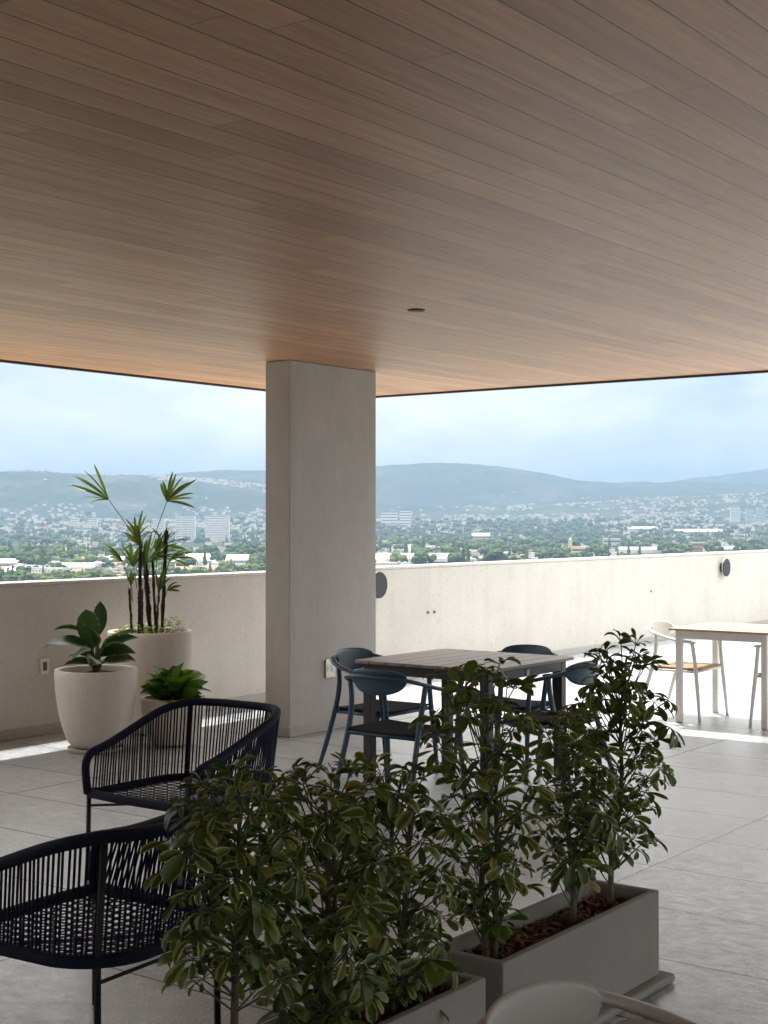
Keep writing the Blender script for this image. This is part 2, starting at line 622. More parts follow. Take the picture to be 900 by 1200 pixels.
tag(MB().box(-9, 40, -6, VP_ + 0.22, -1.2, 0).build('terrace_floor', M['floor']), 'grey stone tile floor of the roof terrace', None, None, 'structure')
tag(MB().box(-6, UE - 0.03, -3.6, VE - 0.03, CZ, CZ + 0.5, 0).build('ceiling', [M['ceiling']]), 'brown timber plank ceiling over the terrace', None, None, 'structure')
rt = MB()
rt.box(-6, UE, VE - 0.028, VE, 2.782, CZ + 0.55)
rt.box(UE - 0.028, UE, -3.6, VE - 0.03, 2.782, CZ + 0.55)
tag(rt.build('ceiling_edge_trim', M['dark_trim']), 'thin dark trim along the ceiling edge', None, None, 'structure')
tag(MB().box(-9, 40, VP_ + 0.222, VP_ + 3.2, -1.2, 0.35).build('bounce_ledge', M['roof']), 'unseen pale ledge added outside the parapet to bounce sunlight', None, None, 'structure')  # added out of view to bounce sun up onto the ceiling edge

tag(MB().box(-6.25, -6.004, -3.6, VE, 0.002, CZ + 0.5).build('shade_wall', M['interior']), 'unseen plastered wall added to shade the far left end of the covered terrace', 'wall')  # added out of view to keep light off the column's left side
par = thing('parapet_wall', 'long cream stucco parapet along the terrace edge', 'wall', (0, 0, 0))
MB().box(-9, 40, VP_, VP_ + 0.2, 0.002, HP - 0.03).build('wall_body', M['stucco'], par)
MB().box(-9, 40, VP_ - 0.006, VP_ + 0.215, HP - 0.028, HP).build('coping', M['stucco'], par, bevel=0.006)
MB().box(-9, 40, VP_ - 0.016, VP_ - 0.001, 0.002, 0.078).build('skirting', M['skirt'], par, bevel=0.003)

cu0, cu1, cv0, cv1 = 8.06, 9.125, 6.855, 7.095
colm = thing('concrete_column', 'grey plastered column standing alone on the terrace', 'column', (cu0, cv0, 0))
MB().box(0, cu1 - cu0, 0, cv1 - cv0, 0.002, CZ - 0.002).build('shaft', M['column'], colm, bevel=0.006)
MB().box(-0.012, cu1 - cu0 + 0.012, -0.012, cv1 - cv0 + 0.012, 0.002, 0.075).build('skirting', M['skirt'], colm, bevel=0.003)


def wall_plate(label, cat, loc, rz, w, h, name, portrait=True):
    t = thing(name, label, cat, loc, rz)
    p = [(x, z) for x, z in rrect(-w / 2, w / 2, -h / 2, h / 2, 0.008, 3)]
    vs = [(x, -0.001, z) for x, z in p] + [(x, -0.012, z) for x, z in p]
    n = len(p)
    fs = [tuple(range(n)), tuple(reversed(range(n, 2 * n)))] + [(i, n + i, n + (i + 1) % n, (i + 1) % n) for i in range(n)]
    MB().add(vs, fs).build('cover_plate', M['plastic_white'], t)
    MB().box(-w * 0.22, w * 0.22, -0.017, -0.0125, -h * 0.27, h * 0.27).build('socket_insert', M['plastic_dark'], t, bevel=0.002)
    MB().box(-w * 0.1, w * 0.1, -0.019, -0.0175, -h * 0.16, h * 0.16).build('rocker', M['plastic_dark'], t)
    return t


g = lambda px, v: (lambda t: ((SA * t + CA) / (-CA * t + SA) * v, v))((px - 450) / F)
su, sv = g(51.5, VP_)
wall_plate('small white socket plate on the parapet, left of the big cream pot', 'wall socket', (su, VP_ - 0.002, 0.515), 0, 0.082, 0.118, 'wall_socket')
su, sv = g(386, cv0)
sk = thing('column_socket', 'square metal socket plate low on the grey column, beside the blue chair', 'wall socket', (su, cv0 - 0.002, 0.475))
MB().box(-0.058, 0.058, -0.014, -0.001, -0.07, 0.07).build('cover_plate', simple('polished_plate', (0.62, 0.57, 0.46), 0.35, 0.5, 0.2, 40), sk, bevel=0.003)
for dx in (-0.026, 0.026):
    MB().box(dx - 0.017, dx + 0.017, -0.017, -0.0145, -0.026, 0.026).build('socket_outlet', M['plastic_white'], sk, bevel=0.002)


def disc_lamp(label, loc):
    t = thing('wall_lamp', label, 'wall lamp', loc, 0, 'round wall lamps on the parapet')
    def disc(r, y0, y1, seg=40):
        vs, fs = [], []
        for y in (y0, y1):
            for k in range(seg):
                a = 2 * pi * k / seg
                vs.append((r * cos(a), y, r * sin(a)))
        fs = [tuple(range(seg)), tuple(reversed(range(seg, 2 * seg)))] + [(k, seg + k, seg + (k + 1) % seg, (k + 1) % seg) for k in range(seg)]
        return MB().add(vs, fs)
    disc(0.072, -0.001, -0.055).build('wall_mount', M['lamp_black'], t, auto=30)
    disc(0.128, -0.056, -0.066).build('reflector_ring', M['lamp_rim'], t, auto=30)
    disc(0.130, -0.067, -0.082).build('front_disc', M['lamp_black'], t, auto=30, bevel=0.003)
    return t


su, sv = g(435.5, VP_)
disc_lamp('round black disc lamp on the parapet, half hidden behind the grey column', (su + 0.02, VP_ - 0.002, 0.978))
su, sv = g(845.5, VP_)
disc_lamp('round black disc lamp on the parapet, above the white chair in the sun', (su, VP_ - 0.002, 0.93))
for i, (px, y) in enumerate(((501, 717.5), (508.5, 717), (762.5, 693))):
    su, sv = g(px, VP_)
    t = (px - 450) / F
    Y = VP_ / (-CA * t + SA)
    o = MB().tube([(0, -0.001, 0), (0, -0.012, 0)], 0.014 if i < 2 else 0.012, 10).build('anchor_bolt', M['plastic_dark'], loc=(su, VP_ - 0.001, EYE - (y - 611) / F * Y))
    tag(o, ['left one of two small bolts side by side in the parapet', 'right one of two small bolts side by side in the parapet',
            'lone small bolt in the parapet over the white chair'][i], 'bolt', 'bolts in the parapet')

dl = thing('ceiling_downlight', 'small round dark downlight set in the plank ceiling', 'downlight', (*ground(488, 8.08)[:2], CZ))
MB().lathe([(0.026, -0.001), (0.048, -0.001), (0.05, -0.004), (0.046, -0.007), (0.030, -0.006), (0.028, 0.0)], 32).build('trim_ring', M['lamp_black'], dl, smooth=True)
MB().lathe([(0.002, -0.0065), (0.029, -0.0068), (0.029, -0.005), (0.002, -0.005)], 24).build('lens', M['black_metal'], dl)

# ----------------------------------------------------------------------------------------------
# furniture
# ----------------------------------------------------------------------------------------------
def bow_chair(name, label, group, loc, rz, metal, seatm):
    """armchair with a bow shaped rail; faces -y"""
    t = thing(name, label, 'chair', loc, rz, group)
    half = [(0.276, -0.215, 0.630), (0.284, -0.10, 0.640), (0.286, 0.02, 0.660), (0.266, 0.14, 0.690), (0.205, 0.228, 0.718), (0.10, 0.270, 0.730)]
    ctrl = half + [(0, 0.284, 0.733)] + [(-x, y, z) for x, y, z in reversed(half)]
    path = smooth_path(ctrl, 6)
    n = len(path)
    rr = [0.019 * min(1, 0.6 + 0.2 * min(i, n - 1 - i)) for i in range(n)]
    MB().tube(path, rr, 12, flat=(1.15, 0.62)).build('bow_rail', metal, t, smooth=True)
    # oval back panel following the rail
    vs, fs = [], []
    NS, NT = 36, 10
    for side in (0, 1):
        for i in range(NS + 1):
            s = sin(pi / 2 * (-1 + 2 * i / NS))
            a = s * 0.88
            hx = 0.192 * sin(a) / sin(0.88)
            hy = 0.268 - 0.062 * (abs(s) ** 2.0)
            e = max(0.0, 1 - abs(s) ** 2.3) ** 0.5
            up, dn = 0.050 * e + 0.003, 0.092 * e + 0.003
            for k in range(NT + 1):
                q = -1 + 2 * k / NT
                z = 0.722 + (q * up if q > 0 else q * dn)
                lean = 0.14 * (z - 0.722)
                off = (-0.0065 if side else 0.0065) * (0.35 + 0.65 * min(1, (1 - abs(q)) * 4 + 0.05))
                nx, ny = sin(a * 0.8), cos(a * 0.8)
                vs.append((hx + nx * (off + lean - 0.004), hy + ny * (off + lean - 0.004), z))
    L = (NS + 1) * (NT + 1)
    for i in range(NS):
        for k in range(NT):
            a0 = i * (NT + 1) + k
            b0 = a0 + NT + 1
            fs.append((a0, a0 + 1, b0 + 1, b0))
            fs.append((L + a0, L + b0, L + b0 + 1, L + a0 + 1))
    rim = [i * (NT + 1) for i in range(NS + 1)] + [NS * (NT + 1) + k for k in range(1, NT + 1)] + \
          [i * (NT + 1) + NT for i in range(NS - 1, -1, -1)] + [k for k in range(NT - 1, 0, -1)]
    for a0, b0 in zip(rim, rim[1:] + rim[:1]):
        fs.append((a0, b0, L + b0, L + a0))
    MB().add(vs, fs).build('backrest', metal, t, smooth=True)
    for s in (1, -1):
        MB().tube(smooth_path([(s * 0.264, 0.135, 0.684), (s * 0.250, 0.140, 0.58), (s * 0.244, 0.170, 0.44), (s * 0.255, 0.24, 0.2), (s * 0.270, 0.305, 0.0)], 5),
                  [0.0155] * 6 + [0.0165] * 10 + [0.0155, 0.0145, 0.0135, 0.013, 0.0125], 10).build('leg', metal, t, smooth=True)
    for s in (1, -1):
        MB().tube(smooth_path([(s * 0.276, -0.185, 0.626), (s * 0.268, -0.190, 0.585), (s * 0.262, -0.200, 0.50), (s * 0.260, -0.210, 0.41), (s * 0.266, -0.232, 0.2), (s * 0.274, -0.25, 0.0)], 4),
                  [0.016] * 12 + [0.0165] * 4 + [0.015, 0.014, 0.0135, 0.0125, 0.012], 10).build('leg', metal, t, smooth=True)
    fr = MB()
    for s in (1, -1):
        fr.tube([(s * 0.251, -0.205, 0.395), (s * 0.240, 0.185, 0.395)], 0.011, 8)
    fr.tube([(-0.25, -0.205, 0.395), (0.25, -0.205, 0.395)], 0.011, 8)
    fr.tube([(-0.240, 0.185, 0.395), (0.240, 0.185, 0.395)], 0.011, 8)
    fr.build('seat_frame', metal, t, smooth=True)
    # woven seat: cords side to side with a slight dish
    sb = MB()
    nc = 26
    for i in range(nc):
        y = -0.20 + 0.395 * i / (nc - 1)
        wx = 0.246 - 0.018 * i / (nc - 1)
        pts = [(x * wx, y, 0.418 - 0.010 * (1 - x * x)) for x in (-1, -0.6, -0.2, 0.2, 0.6, 1)]
        sb.tube(pts, 0.0079, 6, flat=(1.0, 0.8))
    sb.box(-0.225, 0.225, -0.195, 0.19, 0.382, 0.404)
    sb.build('woven_seat', seatm, t, smooth=False, auto=60)
    return t


def cafe_table(name, label, loc, size, h, legm, topm, legw=0.06, nsl=8, solid=False, rz=0, group=None):
    t = thing(name, label, 'table', loc, rz, group)
    s = size / 2
    if solid:
        MB().prism(rrect(-s, s, -s, s, 0.012, 3), h - 0.016, h).build('table_top', topm, t, bevel=0.003)
    else:
        tb = MB()
        w = size / nsl
        poly = rrect(-s, s, -s, s, 0.03, 4)
        for i in range(nsl):
            y0, y1 = -s + i * w + (0.004 if i else 0), -s + (i + 1) * w - (0.004 if i < nsl - 1 else 0)
            if i == 0:
                tb.prism([(-s + 0.035, y0), (s - 0.035, y0), (s - 0.01, y0 + 0.01), (s, y0 + 0.035), (s, y1), (-s, y1), (-s, y0 + 0.035), (-s + 0.01, y0 + 0.01)], h - 0.018, h)
            elif i == nsl - 1:
                tb.prism([(-s, y0), (s, y0), (s, y1 - 0.035), (s - 0.01, y1 - 0.01), (s - 0.035, y1), (-s + 0.035, y1), (-s + 0.01, y1 - 0.01), (-s, y1 - 0.035)], h - 0.018, h)
            else:
                tb.box(-s, s, y0, y1, h - 0.018, h)
        tb.build('table_top', topm, t, bevel=0.002)
    a = s - 0.045
    ap = MB()
    z0, z1 = h - 0.082, h - 0.0185
    lw = legw / 2
    for sg in (1, -1):
        ap.box(-a + lw * 2 + 0.001, a - lw * 2 - 0.001, sg * a - (0.026 if sg > 0 else 0), sg * a + (0 if sg > 0 else 0.026), z0, z1)
        ap.box(sg * a - (0.026 if sg > 0 else 0), sg * a + (0 if sg > 0 else 0.026), -a + lw * 2 + 0.001, a - lw * 2 - 0.001, z0, z1)
    ap.build('apron', legm, t, bevel=0.003)
    for sx in (1, -1):
        for sy in (1, -1):
            MB().box(sx * a - (2 * lw if sx > 0 else 0), sx * a + (0 if sx > 0 else 2 * lw), sy * a - (2 * lw if sy > 0 else 0), sy * a + (0 if sy > 0 else 2 * lw), 0.003, z1).build('leg', legm, t, bevel=0.006)
    return t


def at(u, v, z=0): return (u, v, z)


# dark table and its four blue chairs
dt = cafe_table('square_table', 'square dark table with a grey slatted top among four blue chairs', at(7.41, 4.87), 1.0, 0.75, M['dark_metal'], M['dark_slat'])
pl = MB().box(-0.02, 0.02, -0.4595, -0.4565, 0.675, 0.712).build('maker_plate', M['steel_plate'], dt, bevel=0.002)
pl.location = (-0.02, 0, 0)
mk = MB().box(-0.010, 0.010, -0.4615, -0.460, 0.686, 0.691).box(-0.004, 0.004, -0.4615, -0.460, 0.6915, 0.700).build('plate_mark', M['plastic_white'], pl)

GB = 'blue chairs round the dark table'
ch = bow_chair('bow_back_chair', 'blue chair nearest the grey column, half behind the left table corner', GB, at(7.32, 5.46), 0, M['blue_metal'], M['dark_weave'])
# A: backrest at v=5.74, faces -v
dup(ch, at(6.63, 4.80), -pi / 2 + pi, 'blue chair with its oval back turned to the camera, just above the shrubs', GB)
dup(ch, at(7.53, 4.05 + 0.284), pi, 'blue chair partly hidden by the tallest shrub, showing its arm under the table edge', GB)
dup(ch, at(8.27 - 0.284, 4.90), -pi / 2, 'blue chair behind the dark table with only its back top showing', GB)

# sunlit white table with two white chairs
wt = cafe_table('square_table', 'square tan topped table with white legs standing in the sun', at(10.47 + 0.425, 4.96 - 0.425), 0.85, 0.75, M['white_metal'], M['tan_top'], 0.05, solid=True)
GW = 'white chairs at the sunlit table'
wc = bow_chair('bow_back_chair', 'white chair with tan woven seat between the sunlit table and the parapet', GW, at(10.885, 5.0), 0, M['white_metal'], M['tan_weave'])
dup(wc, at(10.885, 4.08), pi, 'white chair cut by the right picture edge, tan seat in the sun', GW)

# near taupe chair and table corner
bow_chair('bow_back_chair', 'taupe chair in the closest row, only its oval back and arm showing', None, at(2.157, 1.045), 0, M['taupe_metal'], M['taupe_weave'])
cafe_table('square_table', 'taupe slatted table in the closest row, one corner inside the taupe chair', at(2.225 - 0.45, 1.13 - 0.45), 0.9, 0.75, M['taupe_metal'], M['taupe_slat'])


def u_path(w, y0, y1, r, n_arc=8, n_side=6, n_back=6):
    """plan of a U: starts at the front of the +x side, round the back, to the front of the -x side"""
    pts = [(w, y0 + (y1 - r - y0) * i / n_side) for i in range(n_side)]
    pts += [(w - r + r * cos(a), y1 - r + r * sin(a)) for a in [pi / 2 * i / n_arc for i in range(n_arc)]]
    pts += [(w - r - 2 * (w - r) * i / n_back, y1) for i in range(n_back)]
    pts += [(-w + r - r * sin(a), y1 - r + r * cos(a)) for a in [pi / 2 * i / n_arc for i in range(n_arc)]]
    pts += [(-w, y1 - r - (y1 - r - y0) * i / n_side) for i in range(n_side + 1)]
    return pts


def resample(pts, n):
    pts = [Vector(p) for p in pts]
    d = [0]
    for a, b in zip(pts, pts[1:]): d.append(d[-1] + (b - a).length)
    out = []
    j = 0
    for i in range(n):
        t = d[-1] * i / (n - 1)
        while j < len(d) - 2 and d[j + 1] < t: j += 1
        q = (t - d[j]) / max(1e-9, d[j + 1] - d[j])
        out.append(pts[j].lerp(pts[j + 1], q))
    return out


def lounge_chair(label, group, loc, rz):
    t = thing('rope_armchair', label, 'armchair', loc, rz, group)
    ZS = 0.385
    seat = [(x, y, ZS) for x, y in u_path(0.315, -0.315, 0.30, 0.20)]
    rimxy = u_path(0.345, -0.27, 0.352, 0.25)
    def rz_(y):
        q = max(0, min(1, (y + 0.30) / 0.58))
        return 0.558 + 0.178 * (0.55 * q + 0.45 * q * q * (3 - 2 * q))
    rim = [(x, y, rz_(y)) for x, y in rimxy]
    front = [(0.322, -0.322, ZS), (0.325, -0.328, 0.45), (0.332, -0.325, 0.510), (0.340, -0.302, 0.546)]
    full = smooth_path(front + rim + [(-x, y, z) for x, y, z in reversed(front)], 3)
    MB().tube(full, 0.0192, 10).build('top_rail', M['navy_rope'], t, smooth=True)
    ring = smooth_path(seat + [(0.0, -0.33, ZS)], 2, closed=True)
    MB().tube(ring, 0.020, 10, closed=True).build('seat_ring', M['navy_rope'], t, smooth=True)
    # upright cords
    NR = 104
    r = random.Random(3)
    a = resample(rim, NR)
    b = resample(seat, NR)
    rp = MB()
    for i in range(1, NR - 1):
        p, q = a[i].copy(), b[i].copy()
        q += (b[min(i + 1, NR - 1)] - b[i - 1]) * r.uniform(-0.12, 0.12)
        p += (a[min(i + 1, NR - 1)] - a[i - 1]) * r.uniform(-0.1, 0.1)
        rp.tube([q, (p + q) / 2, p], 0.0041, 5, cap=False)
    rp.build('rope_back', M['navy_rope'], t, smooth=True)
    # woven seat: over-under flat cords
    sw = MB()
    def inside(x, y):
        if y < -0.318 or y > 0.295 or abs(x) > 0.31: return False
        if y > 0.10 and abs(x) > 0.115:
            return (abs(x) - 0.115) ** 2 + (y - 0.10) ** 2 < 0.196 ** 2
        return True
    st = 0.042
    for axis in (0, 1):
        k = -7
        while k <= 7:
            c = k * st
            run = []
            for i in range(-16, 17):
                tt = i * st / 2
                x, y = (tt, c) if axis == 0 else (c, tt)
                if inside(x, y):
                    ph = sin(pi * tt / st + (pi / 2) + k * pi)
                    zz = ZS - 0.004 + (0.0024 * ph if axis == 0 else -0.0024 * ph) - 0.012 * max(0, 1 - (x * x + y * y) / 0.1)
                    run.append((x, y, zz))
            if len(run) > 2:
                sw.tube(run, 0.0088, 6, flat=(1.0, 0.22), cap=False)
            k += 1
    sw.build('rope_seat', M['navy_rope'], t, smooth=True)
    for s in (1, -1):
        MB().tube([(s * 0.318, -0.318, ZS), (s * 0.322, -0.322, 0.0)], 0.0105, 10).build('leg', M['black_metal'], t, smooth=True)
        MB().tube([(s * 0.262, 0.247, 0.0), (s * 0.258, 0.242, ZS), (s * 0.276, 0.286, 0.733)], 0.0105, 10).build('leg', M['black_metal'], t, smooth=True)
    x = MB()
    x.tube([(0.318, -0.318, 0.345), (-0.258, 0.242, 0.345)], 0.006, 8)
    x.tube([(-0.318, -0.318, 0.332), (0.258, 0.242, 0.332)], 0.006, 8)
    x.tube([(-0.258, 0.244, 0.325), (0.258, 0.244, 0.325)], 0.006, 8)
    x.build('cross_brace', M['black_metal'], t, smooth=True)
    return t


GL = 'navy rope armchairs'
lc = lounge_chair('navy rope armchair with its open front seen, beside the cream pots', GL, at(4.65, 4.54), -pi / 2)
dup(lc, at(2.933, 3.246), pi + 0.075, 'navy rope armchair seen from behind, cut by the left picture edge', GL)

# ----------------------------------------------------------------------------------------------
# planters and plants
# ----------------------------------------------------------------------------------------------
LEAF_ID = [0]


def add_leaf(mb, base, d, up, length, width, droop=0.4, fold=0.25, nl=6, peak=0.55, curl=0.0, twist=0.0):
    """a leaf: base point, direction, up normal; 4 strips across"""
    d = d.normalized()
    side = d.cross(up)
    if side.length < 1e-3: side = d.orthogonal()
    side.normalize()
    up = side.cross(d).normalized()
    if twist:
        R = Matrix.Rotation(twist, 3, d)
        side, up = R @ side, R @ up
    LEAF_ID[0] += 1
    idn = LEAF_ID[0] % 997
    vs, uvs, fs = [], [], []
    p = Vector(base)
    step = length / nl
    dd = d.copy()
    for i in range(nl + 1):
        t = i / nl
        if t <= peak: w = (0.10 + 0.90 * sin(pi / 2 * t / peak) ** 0.9)
        else: w = max(0.02, cos(pi / 2 * ((t - peak) / (1 - peak)) ** 1.7))
        w *= width / 2
        for k in (-1, -0.5, 0, 0.5, 1):
            h = fold * w * abs(k) ** 1.3 - curl * w * k * k
            vs.append(p + side * (w * k) + up * h)
            uvs.append((idn + 0.05 + 0.9 * t, 0.5 + 0.5 * k))
        a = -droop / nl
        R = Matrix.Rotation(a, 3, side)
        dd = R @ dd
        up = R @ up
        p = p + dd * step
    for i in range(nl):
        for k in range(4):
            a = i * 5 + k
            fs.append((a, a + 1, a + 6, a + 5))
    mb.add(vs, fs, 0, uvs)


def planter_box(label, loc, L=1.02, Wd=0.262, H=0.292):
    t = thing('planter_box', label, 'planter', loc, 0, 'grey box planters')
    w = 0.028
    b = bmesh.new()
    def ring(x0, x1, y0, y1, z): return [b.verts.new((x, y, z)) for x, y in ((x0, y0), (x1, y0), (x1, y1), (x0, y1))]
    z0 = 0.034
    r0 = ring(0, L, 0, Wd, z0); r1 = ring(0, L, 0, Wd, z0 + H)
    r2 = ring(w, L - w, w, Wd - w, z0 + H); r3 = ring(w, L - w, w, Wd - w, z0 + H - 0.12)
    b.faces.new(list(reversed(r0)))
    for p, q in ((r0, r1), (r1, r2), (r2, r3)):
        for i in range(4): b.faces.new((p[i], p[(i + 1) % 4], q[(i + 1) % 4], q[i]))
    b.faces.new(r3)
    me = bpy.data.meshes.new('box_shell')
    b.to_mesh(me); b.free()
    me.materials.append(M['planter'])
    o = bpy.data.objects.new('box_shell', me); C.objects.link(o); o.parent = t
    bv = o.modifiers.new('bevel', 'BEVEL'); bv.width = 0.006; bv.segments = 3; bv.limit_method = 'ANGLE'
    MB().box(-0.035, L + 0.06, -0.035, Wd + 0.035, 0.002, 0.032).build('drip_tray', M['planter'], t, bevel=0.012)
    # soil: bumpy sheet
    vs, fs = [], []
    nx, ny = 40, 10
    r = random.Random(5)
    for i in range(nx + 1):
        for j in range(ny + 1):
            vs.append((w + 0.001 + (L - 2 * w - 0.002) * i / nx, w + 0.001 + (Wd - 2 * w - 0.002) * j / ny, z0 + H - 0.062 + r.uniform(0, 0.016)))
    for i in range(nx):
        for j in range(ny):
            a = i * (ny + 1) + j
            fs.append((a, a + ny + 1, a + ny + 2, a + 1))
    tag(MB().add(vs, fs).build('soil', M['soil'], t, smooth=True), None)
    mb = MB()
    for i in range(420):
        x, y = r.uniform(w + 0.03, L - w - 0.03), r.uniform(w + 0.025, Wd - w - 0.025)
        z = z0 + H - 0.048 + r.uniform(-0.004, 0.012)
        a, ln, wd = r.uniform(0, pi), r.uniform(0.012, 0.032), r.uniform(0.004, 0.009)
        ti = r.uniform(-0.5, 0.5)
        c, s = cos(a), sin(a)
        q = [(-ln, -wd, -ln * ti), (ln, -wd * 0.7, ln * ti), (ln * 0.9, wd, ln * ti + 0.003), (-ln * 0.9, wd * 0.8, -ln * ti + 0.002)]
        vv = [(x + px * c - py * s, y + px * s + py * c, z + pz) for px, py, pz in q]
        vv += [(vx, vy, vz - 0.004) for vx, vy, vz in vv]
        mb.add(vv, [(0, 1, 2, 3), (7, 6, 5, 4), (0, 4, 5, 1), (1, 5, 6, 2), (2, 6, 7, 3), (3, 7, 4, 0)])
    mm = mb.build('bark_mulch', M['mulch'], t)
    mm['kind'] = 'stuff'
    return t


SOILZ = 0.034 + 0.292 - 0.055
planter_box('long grey box planter in full view, closer to the floor joints and dark table', at(3.51, 2.178))
planter_box('long grey box planter at the bottom edge under the dense row of shrubs', at(2.355, 2.15))


def schefflera(label, u, v, h, seed, tips, crown, lean=(0, 0), nstem=1):
    """crown: list of (z fraction, radius) ; tips: number of leaf umbrellas"""
    r = random.Random(seed)
    t = thing('schefflera_shrub', label, 'shrub', (u, v, SOILZ), 0, 'variegated shrubs in the box planters')
    stems = []
    sm = MB()
    for k in range(nstem):
        ox, oy = (r.uniform(-0.03, 0.03), r.uniform(-0.02, 0.02)) if k else (0, 0)
        top = Vector((lean[0] + ox * 2 + r.uniform(-0.03, 0.03), lean[1] + oy * 2, h * (0.95 if k == 0 else r.uniform(0.7, 0.9))))
        p = [Vector((ox, oy, -0.02))]
        for q in (0.25, 0.5, 0.75, 1.0):
            p.append(Vector((ox, oy, 0)).lerp(top, q) + Vector((r.uniform(-0.014, 0.014), r.uniform(-0.014, 0.014), 0)))
        p = smooth_path(p, 5)
        stems.append(p)
        sm.tube(p, [0.0115 - 0.0075 * i / (len(p) - 1) for i in range(len(p))], 8)
    st = sm.build('stem', M['stem'], t, smooth=True)
    lf = MB()
    pt = MB()
    def rad(f):
        for (z0, r0), (z1, r1) in zip(crown, crown[1:]):
            if z0 <= f <= z1: return r0 + (r1 - r0) * (f - z0) / (z1 - z0)
        return 0.05
    z_lo, z_hi = crown[0][0], crown[-1][0]
    for i in range(tips):
        f = z_lo + (z_hi - z_lo) * ((i + r.random()) / tips)
        az = i * 2.39996 + r.uniform(-0.5, 0.5)
        rr = rad(f) * sqrt(r.uniform(0.12, 1.0))
        stem = stems[i % nstem]
        sp = stem[min(len(stem) - 1, int(max(0, f - 0.09) / 1.0 * (len(stem) - 1)))]
        axis_pt = Vector((lean[0] * f, lean[1] * f, f * h))
        tip = Vector((axis_pt.x + rr * cos(az), axis_pt.y + rr * sin(az), f * h + r.uniform(-0.02, 0.02)))
        mid = sp.lerp(tip, 0.55) + Vector((0, 0, -0.018 + 0.02 * r.random()))
        pp = smooth_path([sp, mid, tip], 4)
        pt.tube(pp, [0.0026] * 4 + [0.0021] * (len(pp) - 4), 5, cap=False)
        d = (pp[-1] - pp[-3]).normalized()
        ax = (d * 0.75 + Vector((0, 0, 0.85 if r.random() < 0.8 else 0.3)) + Vector((r.uniform(-.35, .35), r.uniform(-.35, .35), 0))).normalized()
        s0 = ax.orthogonal().normalized()
        s1 = ax.cross(s0)
        nlf = r.choice((6, 7, 7, 8, 8))
        size = r.uniform(0.044, 0.074) * (0.8 if f > 0.93 else 1)
        a0 = r.uniform(0, 6.28)
        upness = r.uniform(-0.15, 0.55) if f < 0.9 else r.uniform(0.4, 1.0)
        for k in range(nlf):
            a = a0 + 2 * pi * k / nlf + r.uniform(-0.15, 0.15)
            out = s0 * cos(a) + s1 * sin(a)
            dirn = (out + ax * upness + Vector((0, 0, -0.12))).normalized()
            ln = size * r.uniform(0.6, 1.2)
            b = tip + out * 0.004
            b2 = b + dirn * 0.016
            pt.tube([b, b2], 0.0014, 4, cap=False)
            add_leaf(lf, b2, dirn, ax, ln, ln * r.uniform(0.33, 0.50), r.uniform(0.2, 1.5), r.uniform(0.0, 0.6), 6, 0.64, 0, r.uniform(-0.6, 0.6))
    pt.build('leaf_stalks', M['petiole'], t, smooth=True)
    lf.build('foliage', M['schefflera'], t, smooth=True)
    return t


# right planter
schefflera('tall shrub in the right-hand box planter, standing before the front leg of the dark table', 3.64, 2.31, 0.90, 101, 88, [(0.13, 0.08), (0.3, 0.12), (0.5, 0.13), (0.75, 0.185), (0.92, 0.15), (1.0, 0.06)], (-0.02, 0.02), 2)
schefflera('lower shrub between the two tall ones in the full view planter', 4.14, 2.30, 0.70, 102, 60, [(0.2, 0.07), (0.4, 0.11), (0.7, 0.12), (0.9, 0.11), (1.0, 0.06)], (-0.05, 0.0), 1)
schefflera('tallest shrub, at the end of the planter nearest the sunlit floor', 4.40, 2.30, 0.90, 103, 98, [(0.22, 0.11), (0.4, 0.19), (0.62, 0.20), (0.8, 0.17), (0.95, 0.11), (1.0, 0.06)], (0.04, -0.03), 1)
# left planter
schefflera('leftmost shrub of the bottom planter, with a bare trunk below its leaves', 2.47, 2.28, 0.72, 104, 88, [(0.36, 0.12), (0.5, 0.165), (0.7, 0.175), (0.9, 0.15), (1.0, 0.08)], (0.03, 0.02), 1)
schefflera('middle shrub of the dense row in the bottom planter', 2.80, 2.28, 0.71, 105, 104, [(0.05, 0.09), (0.3, 0.16), (0.6, 0.18), (0.88, 0.16), (1.0, 0.08)], (0.0, 0.0), 2)
schefflera('right-hand shrub of the dense row, beside the gap between both planters', 3.12, 2.28, 0.67, 106, 92, [(0.05, 0.09), (0.3, 0.15), (0.6, 0.165), (0.85, 0.15), (1.0, 0.08)], (0.0, 0.0), 2)


